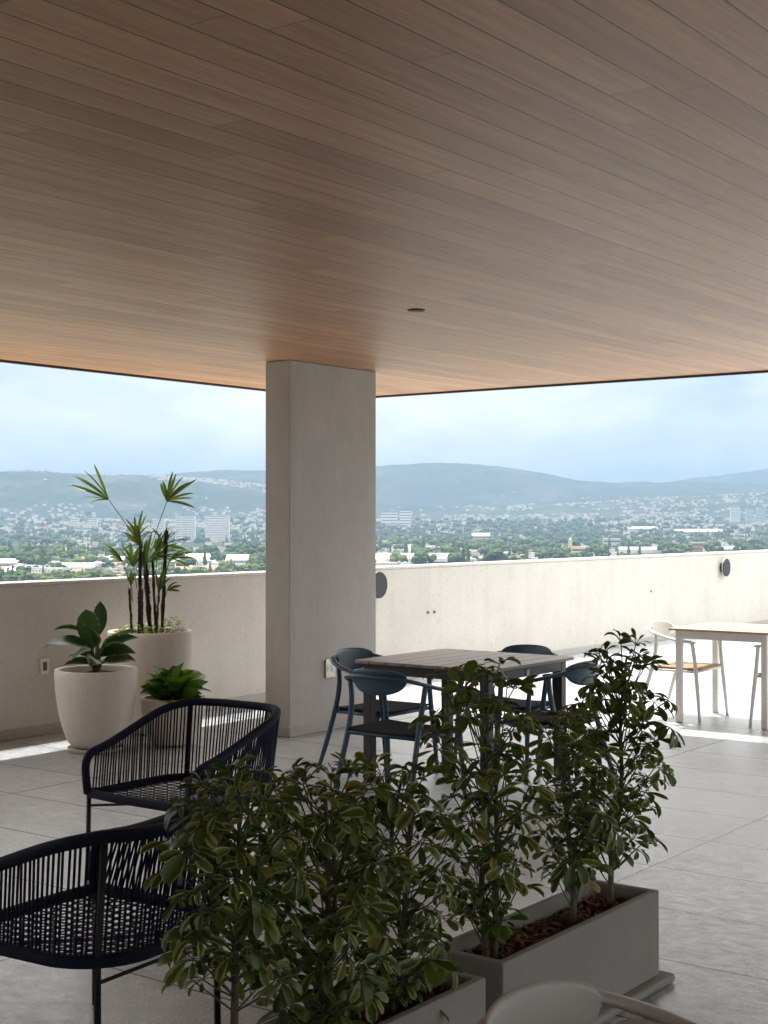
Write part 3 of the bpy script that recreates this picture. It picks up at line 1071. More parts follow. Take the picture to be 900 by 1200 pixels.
def pot(label, loc, r, h, rb, saucer=True, belly=0.62):
    t = thing('round_pot', label, 'plant pot', loc, 0, 'cream round pots')
    z0 = 0.03 if saucer else 0.003
    prof = [(rb * 0.8, z0)]
    n = 14
    for i in range(n + 1):
        q = i / n
        prof.append((rb + (r - rb) * (sin(pi / 2 * q) ** belly if q > 0 else 0), z0 + 0.004 + (h - z0 - 0.004) * q))
    prof += [(r - 0.004, h + 0.004), (r - 0.03, h + 0.003), (r - 0.036, h - 0.01), (r - 0.045, h - 0.09)]
    MB().lathe(prof, 64).build('pot_shell', M['pot'], t, auto=50)
    if saucer:
        MB().lathe([(rb * 1.02, 0.002), (rb * 1.14, 0.004), (rb * 1.2, 0.026), (rb * 1.17, 0.029), (rb * 1.1, 0.015), (rb * 0.5, 0.013)], 48).build('saucer', M['pot'], t, auto=40)
    vs, fs = [], []
    rr = random.Random(8)
    rings, seg = 8, 32
    vs.append((0, 0, h - 0.035))
    for i in range(1, rings + 1):
        for k in range(seg):
            a = 2 * pi * k / seg
            q = (r - 0.04) * i / rings
            vs.append((q * cos(a), q * sin(a), h - 0.045 + rr.uniform(0, 0.014)))
    for k in range(seg): fs.append((0, 1 + k, 1 + (k + 1) % seg))
    for i in range(rings - 1):
        for k in range(seg):
            a, b = 1 + i * seg + k, 1 + i * seg + (k + 1) % seg
            fs.append((a, a + seg, b + seg, b))
    MB().add(vs, fs).build('soil', M['soil'], t, smooth=True)
    return t


P1 = ground(113, 9.98)
P2 = ground(176, 10.85)
P3 = ground(203, 10.25)
pot('wide cream pot closest to the wall socket, standing on a saucer', P1, 0.287, 0.565, 0.165)
pot('tallest cream pot behind the other two, holding the palm', P2, 0.318, 0.765, 0.20, False)
pot('smallest cream pot, low behind the rope armchair', P3, 0.232, 0.335, 0.15, False, 0.8)

# broad leaved plant in the left pot
r = random.Random(21)
t = thing('broad_leaf_plant', 'dark broad leaved plant in the cream pot nearest the socket', 'potted plant', (P1.x, P1.y, 0.53))
lf, st = MB(), MB()
right = Vector((SA, -CA, 0)); fwd = Vector((CA, SA, 0)); UPV = Vector((0, 0, 1))
specs = [  # sideways, towards viewer, base height, elevation, length, width, droop
    (-1.0, 0.2, 0.20, 0.55, 0.30, 0.115, 1.3), (-0.8, -0.3, 0.26, 0.9, 0.24, 0.09, 1.5), (-0.25, 0.5, 0.20, 1.25, 0.27, 0.12, 0.5),
    (0.15, -0.4, 0.30, 1.45, 0.20, 0.075, 0.3), (0.75, 0.2, 0.17, 0.75, 0.30, 0.11, 1.0), (1.0, 0.5, 0.14, 0.45, 0.34, 0.115, 0.9),
    (0.6, -0.7, 0.20, 0.7, 0.27, 0.10, 0.9), (-0.5, 0.9, 0.12, 0.6, 0.24, 0.095, 1.2), (-0.9, -0.6, 0.12, 0.5, 0.22, 0.09, 1.1),
    (0.3, 1.0, 0.10, 0.5, 0.24, 0.10, 1.2), (-1.0, 0.6, 0.08, 0.4, 0.20, 0.085, 1.0), (0.1, 0.6, 0.22, 1.0, 0.22, 0.10, 0.9), (0.9, -0.1, 0.08, 0.5, 0.22, 0.09, 1.3)]
for sx, sy, bh, el, ln, wd, dr in specs:
    o = (right * sx - fwd * sy).normalized()
    d = o * cos(el) + UPV * sin(el)
    b0 = o * 0.012
    b1 = o * 0.035 + UPV * bh * 0.9
    st.tube(smooth_path([b0, b0.lerp(b1, 0.5) - o * 0.004, b1], 3), [0.011, 0.010, 0.0095, 0.009, 0.008, 0.007, 0.006], 7)
    add_leaf(lf, b1, d, UPV - d * d.dot(UPV) + o * 0.01, ln * 1.22, wd * 1.3, dr * 0.85, 0.25, 10, 0.45, 0.0, r.choice((-1, 1)) * r.uniform(0.2, 0.9))
st.build('stalks', M['petiole'], t, smooth=True)
lf.build('foliage', M['big_leaf'], t, smooth=True)

# low leafy plant in the small pot
t = thing('leafy_rosette', 'bright green leafy rosette in the smallest cream pot', 'potted plant', (P3.x, P3.y, 0.30))
lf = MB()
for i in range(72):
    a = i * 2.39996
    q = i / 71
    el = 1.5 - 0.65 * q + r.uniform(-0.3, 0.25)
    o = Vector((cos(a), sin(a), 0))
    d = o * cos(el) + UPV * sin(el)
    ln = r.uniform(0.16, 0.30) * (1.05 if i < 45 else 0.75)
    add_leaf(lf, o * (0.012 + 0.07 * q) + UPV * r.uniform(-0.01, 0.02), d, UPV - d * d.dot(UPV) + o * 0.01, ln, ln * r.uniform(0.42, 0.58), r.uniform(0.3, 1.5), r.uniform(0.1, 0.7), 8, 0.6, 0, r.uniform(-1.0, 1.0))
lf.build('foliage', M['nest_leaf'], t, smooth=True)

# lady palm in the tall pot
t = thing('lady_palm', 'lady palm with bare dark stems and sparse fan leaves', 'palm', (P2.x, P2.y, 0.725))
k = 10.85 / F


def pp(px, y, dep=0.0):   # picture position on the palm's own plane, relative to the palm base
    p = right * ((px - 176) * k) + UPV * (EYE - (y - 611) * k - 0.725) + fwd * dep
    return p


canes = [(156, 740, 153, 690, 0.009, -0.05), (162.5, 742, 164, 634, 0.014, 0.03), (169, 741, 168, 690, 0.009, -0.07), (177, 741, 170, 650, 0.019, -0.02), (181, 741, 177, 655, 0.011, 0.08), (185, 740, 188, 690, 0.006, -0.06), (190, 738, 195, 622, 0.0145, 0.0)]
for x0, y0, x1, y1, rad_, dep in canes:
    a, b = pp(x0, y0 + 3, dep), pp(x1, y1, dep)
    pts = [a.lerp(b, i / 12) + Vector((r.uniform(-.003, .003), r.uniform(-.003, .003), 0)) for i in range(13)]
    o = MB().tube(pts, [rad_ * r.uniform(0.72, 1.22) for _ in pts], 9)
    for i in range(90):   # fibre wisps
        q = a.lerp(b, r.random())
        an = r.uniform(0, 6.28)
        e = Vector((cos(an), sin(an), 0)) * rad_
        o.tube([q + e * 0.6, q + e * 1.5 + UPV * 0.02], 0.0012, 4, cap=False)
    o.build('cane', M['fibre'], t, smooth=True)
fans = [  # hub, stalk start, fan direction(px,y), length px, number, spread
    ((127, 586), (164, 640), (-0.78, -0.62), 50, 7, 0.62, 0.02), ((196, 588), (176, 645), (0.55, -0.85), 44, 10, 1.0, -0.02),
    ((161, 632), (165, 650), (-0.05, -1.0), 36, 8, 1.0, 0.0), ((155, 665), (160, 690), (-0.15, -1.0), 34, 7, 0.75, 0.05), ((172, 662), (170, 690), (0.2, -1.0), 40, 7, 0.7, -0.05),
    ((143, 659), (154, 690), (-0.65, -0.75), 28, 5, 0.35, 0.04), ((176, 658), (172, 680), (0.75, -0.65), 42, 7, 0.55, 0.03), ((190, 640), (192, 665), (0.5, -0.8), 34, 5, 1.0, 0.05),
    ((155, 686), (156, 705), (0.05, -1.0), 17, 4, 0.4, -0.04), ((188, 694), (188, 705), (0.1, -1.0), 30, 4, 0.35, -0.06), ((196, 692), (194, 700), (0.8, -0.5), 18, 4, 0.6, 0.0), ((166, 640), (168, 668), (-0.5, -0.9), 34, 6, 0.8, -0.03), ((184, 652), (182, 676), (0.3, -0.95), 40, 6, 0.7, 0.02), ((200, 655), (195, 672), (0.9, -0.35), 32, 5, 0.5, -0.02)]
for (hx, hy), (sx, sy), (dx, dy), lp, nb, spr, dep in fans:
    lf, st = MB(), MB()
    h0 = pp(hx, hy, dep)
    s0 = pp(sx, sy, dep * 0.5)
    st.tube(smooth_path([s0, s0.lerp(h0, 0.5) + UPV * 0.01, h0], 5), 0.0032, 6)
    D = (right * dx - UPV * dy).normalized()
    S2 = fwd * 0.55 + D.cross(fwd).normalized() * 0.85
    S2.normalize()
    for i in range(nb):
        a = spr * (2 * i / max(1, nb - 1) - 1)
        d = D * cos(a) + S2 * sin(a) + fwd * r.uniform(-0.25, 0.25)
        ln = lp * k * r.uniform(0.8, 1.15) * (1 - 0.2 * abs(a))
        add_leaf(lf, h0, d, UPV + fwd * -0.6, ln, 0.026 * r.uniform(0.8, 1.2), r.uniform(0.1, 0.8) + 0.8 * max(0, abs(a) - 0.5), 0.5, 7, 0.45, 0, r.uniform(-0.6, 0.6))
    fl_ = lf.build('fan_leaf', M['palm_leaf'], t, smooth=True)
    st.build('leaf_stalk', M['petiole'], fl_, smooth=True)

gc = MB()
for i in range(520):
    a, q = r.uniform(0, 6.28), 0.265 * sqrt(r.random())
    b = Vector((q * cos(a), q * sin(a), r.uniform(0.0, 0.075)))
    an = r.uniform(0, 6.28)
    d = Vector((cos(an), sin(an), r.uniform(0.1, 1.0)))
    add_leaf(gc, b, d, UPV, r.uniform(0.018, 0.034), 0.02, 0.5, 0.2, 3, 0.55)
for i in range(70):
    b = right * r.uniform(0.10, 0.25) + fwd * r.uniform(-0.2, 0.05) + UPV * r.uniform(0.0, 0.13)
    an = r.uniform(0, 6.28)
    add_leaf(gc, b, Vector((cos(an), sin(an), r.uniform(0.2, 0.9))), UPV, r.uniform(0.03, 0.05), 0.03, 0.7, 0.2, 4, 0.5)
o = gc.build('ground_cover', M['cover_leaf'], loc=(P2.x, P2.y, 0.735), smooth=True)
tag(o, 'pale yellow green creeper covering the soil round the palm canes', 'ground cover', None, 'stuff')

# ----------------------------------------------------------------------------------------------
# the valley: terrain, hills, houses, trees
# ----------------------------------------------------------------------------------------------
def interp(tab, x):
    if x <= tab[0][0]: return tab[0][1]
    for (a, b), (c, d) in zip(tab, tab[1:]):
        if x <= c: return b + (d - b) * (x - a) / (c - a)
    return tab[-1][1]


def sm(a, b, x):
    q = max(0.0, min(1.0, (x - a) / (b - a)))
    return q * q * (3 - 2 * q)


R1 = [(-600, 560), (-200, 556), (0, 553), (60, 553), (100, 556), (150, 557), (200, 559), (260, 563), (310, 570), (400, 585), (470, 596), (640, 592), (760, 585), (860, 580), (900, 578), (1100, 572), (1500, 580)]
R2 = [(-600, 575), (0, 566), (160, 559), (220, 554), (270, 551.5), (310, 552), (380, 549), (440, 546), (500, 543.5), (545, 543), (587, 546.5), (612, 551), (639, 556), (680, 564.5), (722, 566.5), (760, 565), (800, 565), (850, 567), (900, 569), (1100, 566), (1500, 570)]
R3 = [(-600, 556), (300, 570), (700, 572), (770, 567), (816, 560), (850, 556.5), (874, 554), (900, 551.5), (960, 548), (1100, 552), (1500, 560)]
ZG = -58.0
D1, D2, D3 = 7400.0, 9600.0, 12500.0


def terrain_z(px, Y):
    z = ZG + 66 * sm(3900, 6500, Y)
    p = ground(px, Y)
    f = mnoise.fractal(Vector((p.x / 900, p.y / 900, 1.3)), 1.0, 2.0, 5)
    f2 = mnoise.fractal(Vector((p.x / 260, p.y / 260, 4.3)), 1.0, 2.0, 4)
    def ridge(tab, D, y0):
        return EYE + (611 - interp(tab, px)) / F * D
    z1, z2, z3 = ridge(R1, D1, 0), ridge(R2, D2, 0), ridge(R3, D3, 0)
    z0 = z
    a1 = sm(6300, D1, Y)
    h = z0 + max(0, z1 - z0) * a1
    if Y > D1: h = h + (min(z1, z2) * 0.55 - h) * sm(D1, D1 + 700, Y) if z1 > 40 else h
    if Y > D1 + 300:
        a2 = sm(D1 + 300 if z1 > 40 else D1 - 400, D2, Y)
        h = h + (z2 - h) * a2
    if Y > D2: h = h + (min(z2, z3) * 0.5 - h) * sm(D2, D2 + 900, Y)
    if Y > D2 + 600: h = h + (z3 - h) * sm(D2 + 600, D3, Y)
    if Y > D3: h = h * (1 - 0.5 * sm(D3, D3 + 1200, Y))
    slope = 0
    for D in (D1, D2, D3):
        q = (Y - D) / 900
        slope = max(slope, min(1, abs(q)) * max(0, 1 - abs(q) / 1.6))
    hill = sm(6500, 7000, Y)
    f3 = mnoise.noise(Vector((p.x / 38, p.y / 38, 9.3)))
    return h + hill * (f * 62 * slope + f2 * 26 * (0.25 + slope) + f3 * 4.5)


mt = N('valley_ground')
tn = mt.noise(0.004, 8, 0.65)
tn2 = mt.noise(0.022, 8, 0.8)
tb = mt.ramp(tn, [(0.3, (0.02, 0.032, 0.017)), (0.5, (0.035, 0.046, 0.027)), (0.72, (0.09, 0.085, 0.07))])
mt.base(mt.mix(0.85, tb, mt.ramp(tn2, [(0.38, (0.3, 0.34, 0.3)), (0.62, (1.7, 1.6, 1.5))]), 'MULTIPLY'))
mt.set(0.95, 0, 0.1)
dists = [120, 500, 900, 1300, 1800, 2400, 3000, 3600, 4200, 4800, 5400, 6000] + [6300 + 70 * i for i in range(95)] + [13300, 14000, 15000]
pxs = [-2600, -1900, -1400, -1000, -700, -450, -300] + [-200 + 7 * i for i in range(190)] + [1230, 1400, 1650, 2000, 2500, 3300]
vs, fs = [], []
for Y in dists:
    for px in pxs:
        p = ground(px, Y)
        vs.append((p.x, p.y, terrain_z(px, Y)))
w = len(pxs)
for i in range(len(dists) - 1):
    for j in range(w - 1):
        a = i * w + j
        fs.append((a, a + 1, a + w + 1, a + w))
# close the sheet behind the camera
tv = MB().add(vs, fs)
b0 = [ground(-2600, 120), ground(-2600, 15000), ground(3300, 15000), ground(3300, 120)]
back = [Vector((-9000, 9000, ZG)), Vector((-9000, -9000, ZG)), Vector((9000, -9000, ZG))]
o = tv.build('valley_terrain', mt.mat, smooth=True)
tag(o, 'wooded valley floor rising to hazy blue hills', None, None, 'structure')
o2 = MB().add([(-9000, -9000, ZG - 0.6), (15000, -9000, ZG - 0.6), (15000, 15000, ZG - 0.6), (-9000, 15000, ZG - 0.6)], [(0, 1, 2, 3)]).build('valley_ground_plain', mt.mat)
tag(o2, 'flat valley ground around the building', None, None, 'structure')

PAL = {
    'white': (0.62, 0.61, 0.59), 'cream': (0.62, 0.56, 0.46), 'grey': (0.42, 0.42, 0.42), 'pink': (0.55, 0.38, 0.32),
    'tan': (0.50, 0.40, 0.29), 'terracotta': (0.38, 0.17, 0.10), 'yellow': (0.62, 0.48, 0.22), 'blue grey': (0.40, 0.46, 0.52)}
for kx, c in PAL.items():
    M['w_' + kx] = simple('house_wall_' + kx.replace(' ', '_'), c, 0.85, 0, 0.12, 0.15)
M['r_white'] = simple('pale_roof', (0.58, 0.575, 0.56), 0.7, 0, 0.1, 0.1)
M['r_grey'] = simple('grey_roof', (0.38, 0.38, 0.385), 0.7, 0, 0.15, 0.1)
M['r_red'] = simple('clay_tile_roof', (0.36, 0.165, 0.105), 0.85, 0, 0.2, 0.2)
M['win'] = simple('dark_window_glass', (0.05, 0.06, 0.075), 0.2)


def house_mesh(name, wx, wy, h, wall, roof, kind, r):
    mb = MB()
    x, y = wx / 2, wy / 2
    if kind == 'flat':
        mb.box(-x, x, -y, y, 0, h, 0)
        mb.box(-x * 1.0 - 0.15, x + 0.15, -y - 0.15, y + 0.15, h + 0.02, h + 0.5, 1)
        mb.box(-x * 0.5, -x * 0.5 + 3, -y * 0.4, y * 0.3, h + 0.52, h + 2.4, 0)
    elif kind == 'gable':
        mb.box(-x, x, -y, y, 0, h, 0)
        rh = min(wx, wy) * 0.22
        e = 0.4
        mb.add([(-x - e, -y - e, h + 0.02), (x + e, -y - e, h + 0.02), (x + e, y + e, h + 0.02), (-x - e, y + e, h + 0.02), (-x - e, 0, h + rh), (x + e, 0, h + rh)],
               [(3, 2, 1, 0), (0, 1, 5, 4), (2, 3, 4, 5), (1, 2, 5), (3, 0, 4)], 1)
    nw = max(2, int(wx / 4))
    nf = max(1, int(h / 3.1))
    for fl in range(nf):
        z0 = 1.0 + fl * h / nf
        for i in range(nw):
            cx = -x + wx * (i + 0.5) / nw
            mb.box(cx - 0.7, cx + 0.7, -y - 0.06, -y - 0.01, z0, z0 + 1.3, 2)
        for i in range(max(2, int(wy / 4))):
            cy = -y + wy * (i + 0.5) / max(2, int(wy / 4))
            mb.box(-x - 0.06, -x - 0.01, cy - 0.7, cy + 0.7, z0, z0 + 1.3, 2)
    return mb


def place(o, px, Y, rz, sink=0.5):
    p = ground(px, Y)
    o.location = (p.x, p.y, terrain_z(px, Y) - sink)
    o.rotation_euler = (0, 0, PSI - pi / 2 + rz)


def zone(px):
    for lim, nm in ((62, 'left of the cream pots'), (122, 'above the left cream pot'), (205, 'behind the palm'), (310, 'between palm and column'),
                    (450, 'hidden by the column'), (530, 'just right of the column'), (620, 'beyond the dark table left half'),
                    (700, 'over the dark table right side'), (790, 'left of the sunlit wall lamp'), (860, 'above the sunlit wall lamp'), (2000, 'right of the sunlit wall lamp')):
        if px < lim: return nm


# --- landmark buildings, each with its parts
def landmark(name, label, cat, px0, px1, ytop, ybase, Y, wall, roof, depth=14, bands=0, cols=0, ph=0.0, group=None, base_z=None):
    lo, hi = 1200.0, 6900.0
    for _ in range(24):
        mid = (lo + hi) / 2
        if 611 + (EYE - terrain_z((px0 + px1) / 2, mid)) / mid * F > ybase: lo = mid
        else: hi = mid
    Y = lo
    s = Y / F
    wx = (px1 - px0) * s
    h = (ybase - ytop) * s
    px = (px0 + px1) / 2
    zb = EYE - (ybase - 611) * s
    zt = terrain_z(px, Y)
    p = ground(px, Y + depth / 2)
    t = thing(name, label, cat, (p.x, p.y, min(zb, zt) - 1), PSI - pi / 2 + ph, group)
    h0 = zb - (min(zb, zt) - 1)
    H = h + h0
    x, y = wx / 2, depth / 2
    if cat in ('factory', 'warehouse'):     # low pitched sheet roof
        hw = h0 + h * 0.58
        MB().box(-x, x, -y, y, 0, hw).build('walls', wall, t)
        e = 0.5
        MB().add([(-x - e, -y - e, hw + .02), (x + e, -y - e, hw + .02), (x + e, y + e, hw + .02), (-x - e, y + e, hw + .02), (-x - e, 0, H), (x + e, 0, H)],
                 [(3, 2, 1, 0), (0, 1, 5, 4), (2, 3, 4, 5), (1, 2, 5), (3, 0, 4)]).build('roof', roof, t)
        h = h * 0.58
    else:
        MB().box(-x, x, -y, y, 0, H).build('walls', wall, t)
        MB().box(-x - 0.3, x + 0.3, -y - 0.3, y + 0.3, H + 0.02, H + 1.0).build('roof', roof, t)
    nf = bands
    for fl in range(nf):
        z0 = h0 + h * (fl + 0.35) / nf
        MB().box(-x * 0.96, x * 0.96, -y - 0.15, -y - 0.02, z0, z0 + h / nf * 0.28).build('window_row', M['win'], t)
    return t


GT = 'apartment towers in the valley'
twr = [('apartment tower partly behind the thin palm stalk, narrowest of three', 180, 193, 609, 637, 3900), ('pale apartment tower right of the palm, middle of three', 206, 229, 605, 636, 3850),
       ('pale apartment tower standing closest to the column, widest of three', 241, 269, 604.5, 635, 3950)]
for lb, a, b, yt, yb, Y in twr:
    t = landmark('apartment_tower', lb, 'apartment block', a, b, yt, yb, Y, M['w_white'], M['r_grey'], 22, 15, 6, 0, GT)
    wx = (b - a) * Y / F
    hh = max(v.co.z for v in t.children[0].data.vertices)
    for q in (-0.5, 0.0, 0.5):
        MB().box(q * wx * 0.94 - 1.4, q * wx * 0.94 + 1.4, -12.6, -11.2, 1, hh + 1.5).build('pier', M['w_blue grey'], t)
for lb, a, b, yt, yb, Y in [('pale high rise right of the wall lamp, left of a group of three', 856, 866.5, 594, 612, 5300), ('bluish high rise in the middle of the group right of the wall lamp', 874, 883, 596.5, 612, 5400),
                            ('bluish high rise cut off rightmost in the group by the picture edge', 887, 897, 595, 612, 5350)]:
    t = landmark('apartment_tower', lb, 'apartment block', a, b, yt, yb, Y, M['w_white'] if a < 870 else M['w_blue grey'], M['r_grey'], 22, 10, 4, 0, GT)
landmark('hospital_block', 'broad pale block high on the plain beside the column', 'building', 447, 466, 601, 615, 5000, M['w_white'], M['r_white'], 25, 4, 6)
landmark('hospital_block', 'second broad pale block, stepped right of the one touching the column', 'building', 468.5, 482, 599, 615, 5050, M['w_white'], M['r_white'], 25, 5, 4)
landmark('apartment_block', 'small cream apartment block far over the left cream pot, left of its twin', 'apartment block', 83, 92.5, 607.5, 618, 4900, M['w_cream'], M['r_white'], 18, 4, 4)
landmark('apartment_block', 'small cream apartment block far over the left cream pot, right of its twin', 'apartment block', 103.5, 114, 607.5, 618, 4900, M['w_cream'], M['r_white'], 18, 4, 4)
t = landmark('warehouse', 'long low white warehouse touching the column above the parapet', 'warehouse', 420, 532, 648.5, 664, 1900, M['w_white'], M['r_white'], 40, 1, 14)
o = MB().tube([(0, 0, 0), (0, 0, 30)], [1.7, 1.4], 12).build('white_chimney', M['w_white'], smooth=True)
place(o, 480, 1850, 0); tag(o, 'slim pale chimney standing before the white warehouse', 'chimney')
landmark('factory', 'pale yellow factory block among trees beyond the dark table', 'factory', 553, 574, 624.5, 632, 3000, M['w_yellow'], M['r_white'], 25, 1, 5)
t = landmark('church', 'yellow church beside the tall tree over the dark table', 'church', 666, 690, 641, 648, 2650, M['w_yellow'], M['r_white'], 14, 1, 4)
s_ = 2650 / F
MB().box(-19.5, -13, -7.3, -0.5, 0, 24).build('bell_tower', M['w_yellow'], t)
MB().lathe([(3.4, 24.02), (3.2, 26.5), (1.8, 28.5), (0.1, 29.5)], 10, (-16.2, -3.9, 0)).build('dome', M['w_cream'], t, smooth=True)
landmark('office_block', 'pale grey office block above the white parapet left of the wall lamp', 'building', 707, 726, 631.5, 643, 2700, M['w_grey'], M['r_white'], 20, 2, 5)
landmark('factory', 'long low white shed in front of the pale grey office block', 'factory', 725, 776, 641, 648, 2450, M['w_white'], M['r_white'], 30, 0)
landmark('brick_building', 'terracotta fronted building left of the wall lamp above the parapet', 'building', 809.5, 826, 636, 645.5, 2500, M['w_terracotta'], M['r_white'], 18, 2, 4)
landmark('factory', 'white shed directly above the right-hand wall lamp', 'factory', 845, 866, 640, 647, 2450, M['w_white'], M['r_white'], 22, 1, 6)
landmark('factory', 'long pinkish factory roofs far behind the terracotta building', 'factory', 790, 846, 620, 627, 3700, M['w_pink'], M['r_white'], 40, 1, 14)
landmark('factory', 'short pinkish factory left of the longest pinkish roofs', 'factory', 735, 770, 617, 623, 4000, M['w_pink'], M['r_grey'], 40, 1, 8)
landmark('factory', 'long white factory with a pink wall between palm and column', 'factory', 205, 265, 649, 662, 1900, M['w_pink'], M['r_white'], 45, 2, 14)
landmark('factory', 'square pale works building touching the column beyond the left parapet', 'factory', 266, 292, 650, 665, 1850, M['w_white'], M['r_grey'], 30, 2, 5)
landmark('factory', 'low white shed behind the left cream pot leaves', 'factory', 74, 112, 660, 671, 1700, M['w_white'], M['r_white'], 35, 1, 8)
landmark('factory', 'low white shed left of the cream pots above the parapet', 'factory', 30, 66, 664, 674, 1640, M['w_cream'], M['r_white'], 32, 1, 8)
landmark('factory', 'white shed further back with a grey end, left of the palm canes', 'factory', 112, 150, 652, 663, 1950, M['w_white'], M['r_grey'], 35, 1, 8)
landmark('factory', 'long white roof low on the plain at the left picture edge', 'factory', -20, 24, 655, 665, 1850, M['w_white'], M['r_white'], 35, 1, 8)

taken = [(83, 114, 607, 620), (180, 269, 604, 642), (420, 532, 645, 670), (553, 574, 622, 634), (664, 690, 630, 650), (707, 776, 630, 650), (809, 826, 634, 648), (845, 866, 638, 650),
         (205, 292, 648, 668), (74, 150, 650, 674), (30, 66, 662, 678), (-20, 24, 653, 668), (856, 897, 594, 614), (447, 482, 599, 616)]


def is_wood(px, y):
    q = mnoise.noise(Vector((px / 60, y / 14, 0.5)))
    w_ = 0.0
    if 440 < px < 720 and 611 < y < 637: w_ += 0.40
    if px < 60 and 628 < y < 652: w_ += 0.5
    return q + w_ > 0.33


def parapet_y(px): return 684 - 0.0447 * px
cands = []
rh = random.Random(77)
tries = 0
while len(cands) < 1700 and tries < 20000:
    tries += 1
    px = rh.uniform(-60, 960)
    if 305 < px < 436: continue
    y = 611.5 + (parapet_y(px) + 3 - 611.5) * rh.random() ** 0.8
    if is_wood(px, y) and rh.random() < 0.9: continue
    if any(a - 3 < px < b + 3 and d - 3 < y < d + 3 for a, b, c, d in taken): continue
    # depth from the picture row, along the terrain
    Y = 1500.0
    lo, hi = 1200.0, 6800.0
    for _ in range(24):
        mid = (lo + hi) / 2
        yy = 611 + (EYE - terrain_z(px, mid)) / mid * F
        if yy > y: lo = mid
        else: hi = mid
    cands.append((px, lo, y))
cands.sort(key=lambda c: c[1])
near, far = cands[:250], cands[250:]
info = []
colnames = ['white'] * 5 + ['cream'] * 3 + ['grey', 'pink', 'tan', 'terracotta', 'yellow', 'blue grey']
for px, Y, y in near:
    cn_ = rh.choice(colnames)
    kd = 'flat' if rh.random() < 0.72 else 'gable'
    rf = rh.choice(['r_white', 'r_white', 'r_grey']) if kd == 'flat' else rh.choice(['r_red', 'r_red', 'r_grey', 'r_white'])
    big = rh.random() < 0.14
    wx = rh.uniform(26, 56) if big else rh.uniform(11, 24)
    wy = rh.uniform(14, 26) if big else rh.uniform(8, 14)
    h = rh.uniform(6, 9) if big else rh.uniform(4, 8.5)
    info.append((px, Y, cn_, kd, rf, wx, wy, h, rh.uniform(-0.6, 0.6), big))
count = {}
for it in sorted(info, key=lambda q: q[0]):
    px, Y, cn_, kd, rf, wx, wy, h, rz, big = it
    rn = {'r_white': 'pale', 'r_grey': 'grey', 'r_red': 'red tiled'}[rf]
    dist = 'nearer' if Y < 2300 else ('mid plain' if Y < 3600 else 'far out')
    key = (cn_, kd, rn, big, zone(px), dist)
    count.setdefault(key, []).append(it)
def nth(i):
    i += 1
    w = ['', 'leftmost', 'second', 'third', 'fourth', 'fifth', 'sixth', 'seventh', 'eighth', 'ninth', 'tenth', 'eleventh', 'twelfth']
    return w[i] if i < len(w) else f"{i}{'st' if i % 10 == 1 and i != 11 else 'nd' if i % 10 == 2 else 'rd' if i % 10 == 3 else 'th'}"


for key, its in count.items():
    cn_, kd, rn, big, zn, dist = key
    for i, (px, Y, _c, _k, rf, wx, wy, h, rz, _b) in enumerate(its):
        o = house_mesh('house', wx, wy, h, None, None, kd, rh).build('valley_house' if not big else 'valley_shed', [M['w_' + cn_], M[rf], M['win']])
        place(o, px, Y, rz)
        lb = f"{'large' if big else 'small'} {cn_} {rn}-roofed {'flat' if kd == 'flat' else 'gabled'} house {zn}, {dist}"
        if len(its) > 1:
            lb = (nth(i) if i == 0 else nth(i) + ' from left') + ' ' + lb
        tag(o, lb, 'house', 'houses across the valley')

# the many farther houses, on the plain and up the hillsides
fm = MB()
def add_box_world(mb, px, Y, wx, wy, h, rz, mi, roofmi):
    p = ground(px, Y)
    z = terrain_z(px, Y)
    a = PSI - pi / 2 + rz
    mb.box(-wx / 2, wx / 2, -wy / 2, wy / 2, z - 4, z + h, mi, a, (p.x, p.y))
    mb.box(-wx / 2 - .2, wx / 2 + .2, -wy / 2 - .2, wy / 2 + .2, z + h + 0.05, z + h + 0.6, roofmi, a, (p.x, p.y))
mats_far = [M['w_white'], M['w_cream'], M['w_pink'], M['w_grey'], M['w_tan'], M['r_white'], M['r_red'], M['r_grey']]
for px, Y, y in far:
    add_box_world(fm, px, Y, rh.uniform(9, 22), rh.uniform(9, 14), rh.uniform(4, 9), rh.uniform(-.6, .6), rh.choice([0, 0, 0, 1, 1, 2, 3, 4]), rh.choice([5, 5, 6, 7]))
n = 0
while n < 1600:   # dense fabric at the foot of the hills
    px, Y = rh.uniform(-80, 980), rh.uniform(4800, 6700)
    if 310 < px < 436: continue
    if 440 < px < 690 and Y < 6000 and rh.random() < 0.9: continue
    if mnoise.noise(Vector((px / 45, Y / 400, 2.5))) < -0.1: continue
    add_box_world(fm, px, Y, rh.uniform(8, 20), rh.uniform(8, 14), rh.uniform(4, 10), rh.uniform(-.6, .6), rh.choice([0, 0, 0, 1, 1, 2, 3, 4]), rh.choice([5, 5, 6, 7]))
    n += 1
n = 0
while n < 1150:   # houses on the slopes
    px = rh.uniform(-80, 980)
    if 312 < px < 436: continue
    if px < 312:
        Y = rh.uniform(6500, D1 + 60) if rh.random() < 0.05 else rh.uniform(7120, D1 + 60)
        q = mnoise.noise(Vector((px / 40, Y / 160, 7.5)))
        if q < 0.02: continue
    else:
        Y = rh.triangular(6400, 8600, 6600)
        if px < 560 and rh.random() < 0.85: continue
        q = mnoise.noise(Vector((px / 40, Y / 300, 7.5)))
        if q < -0.08: continue
    add_box_world(fm, px, Y, rh.uniform(7, 17), rh.uniform(7, 13), rh.uniform(3.5, 8), rh.uniform(-.6, .6), rh.choice([0, 0, 0, 1, 1, 2, 3]), rh.choice([5, 5, 6, 7]))
    n += 1
o = fm.build('distant_houses', mats_far)
tag(o, 'countless far houses at the foot of the hills and up their slopes', None, None, 'stuff')

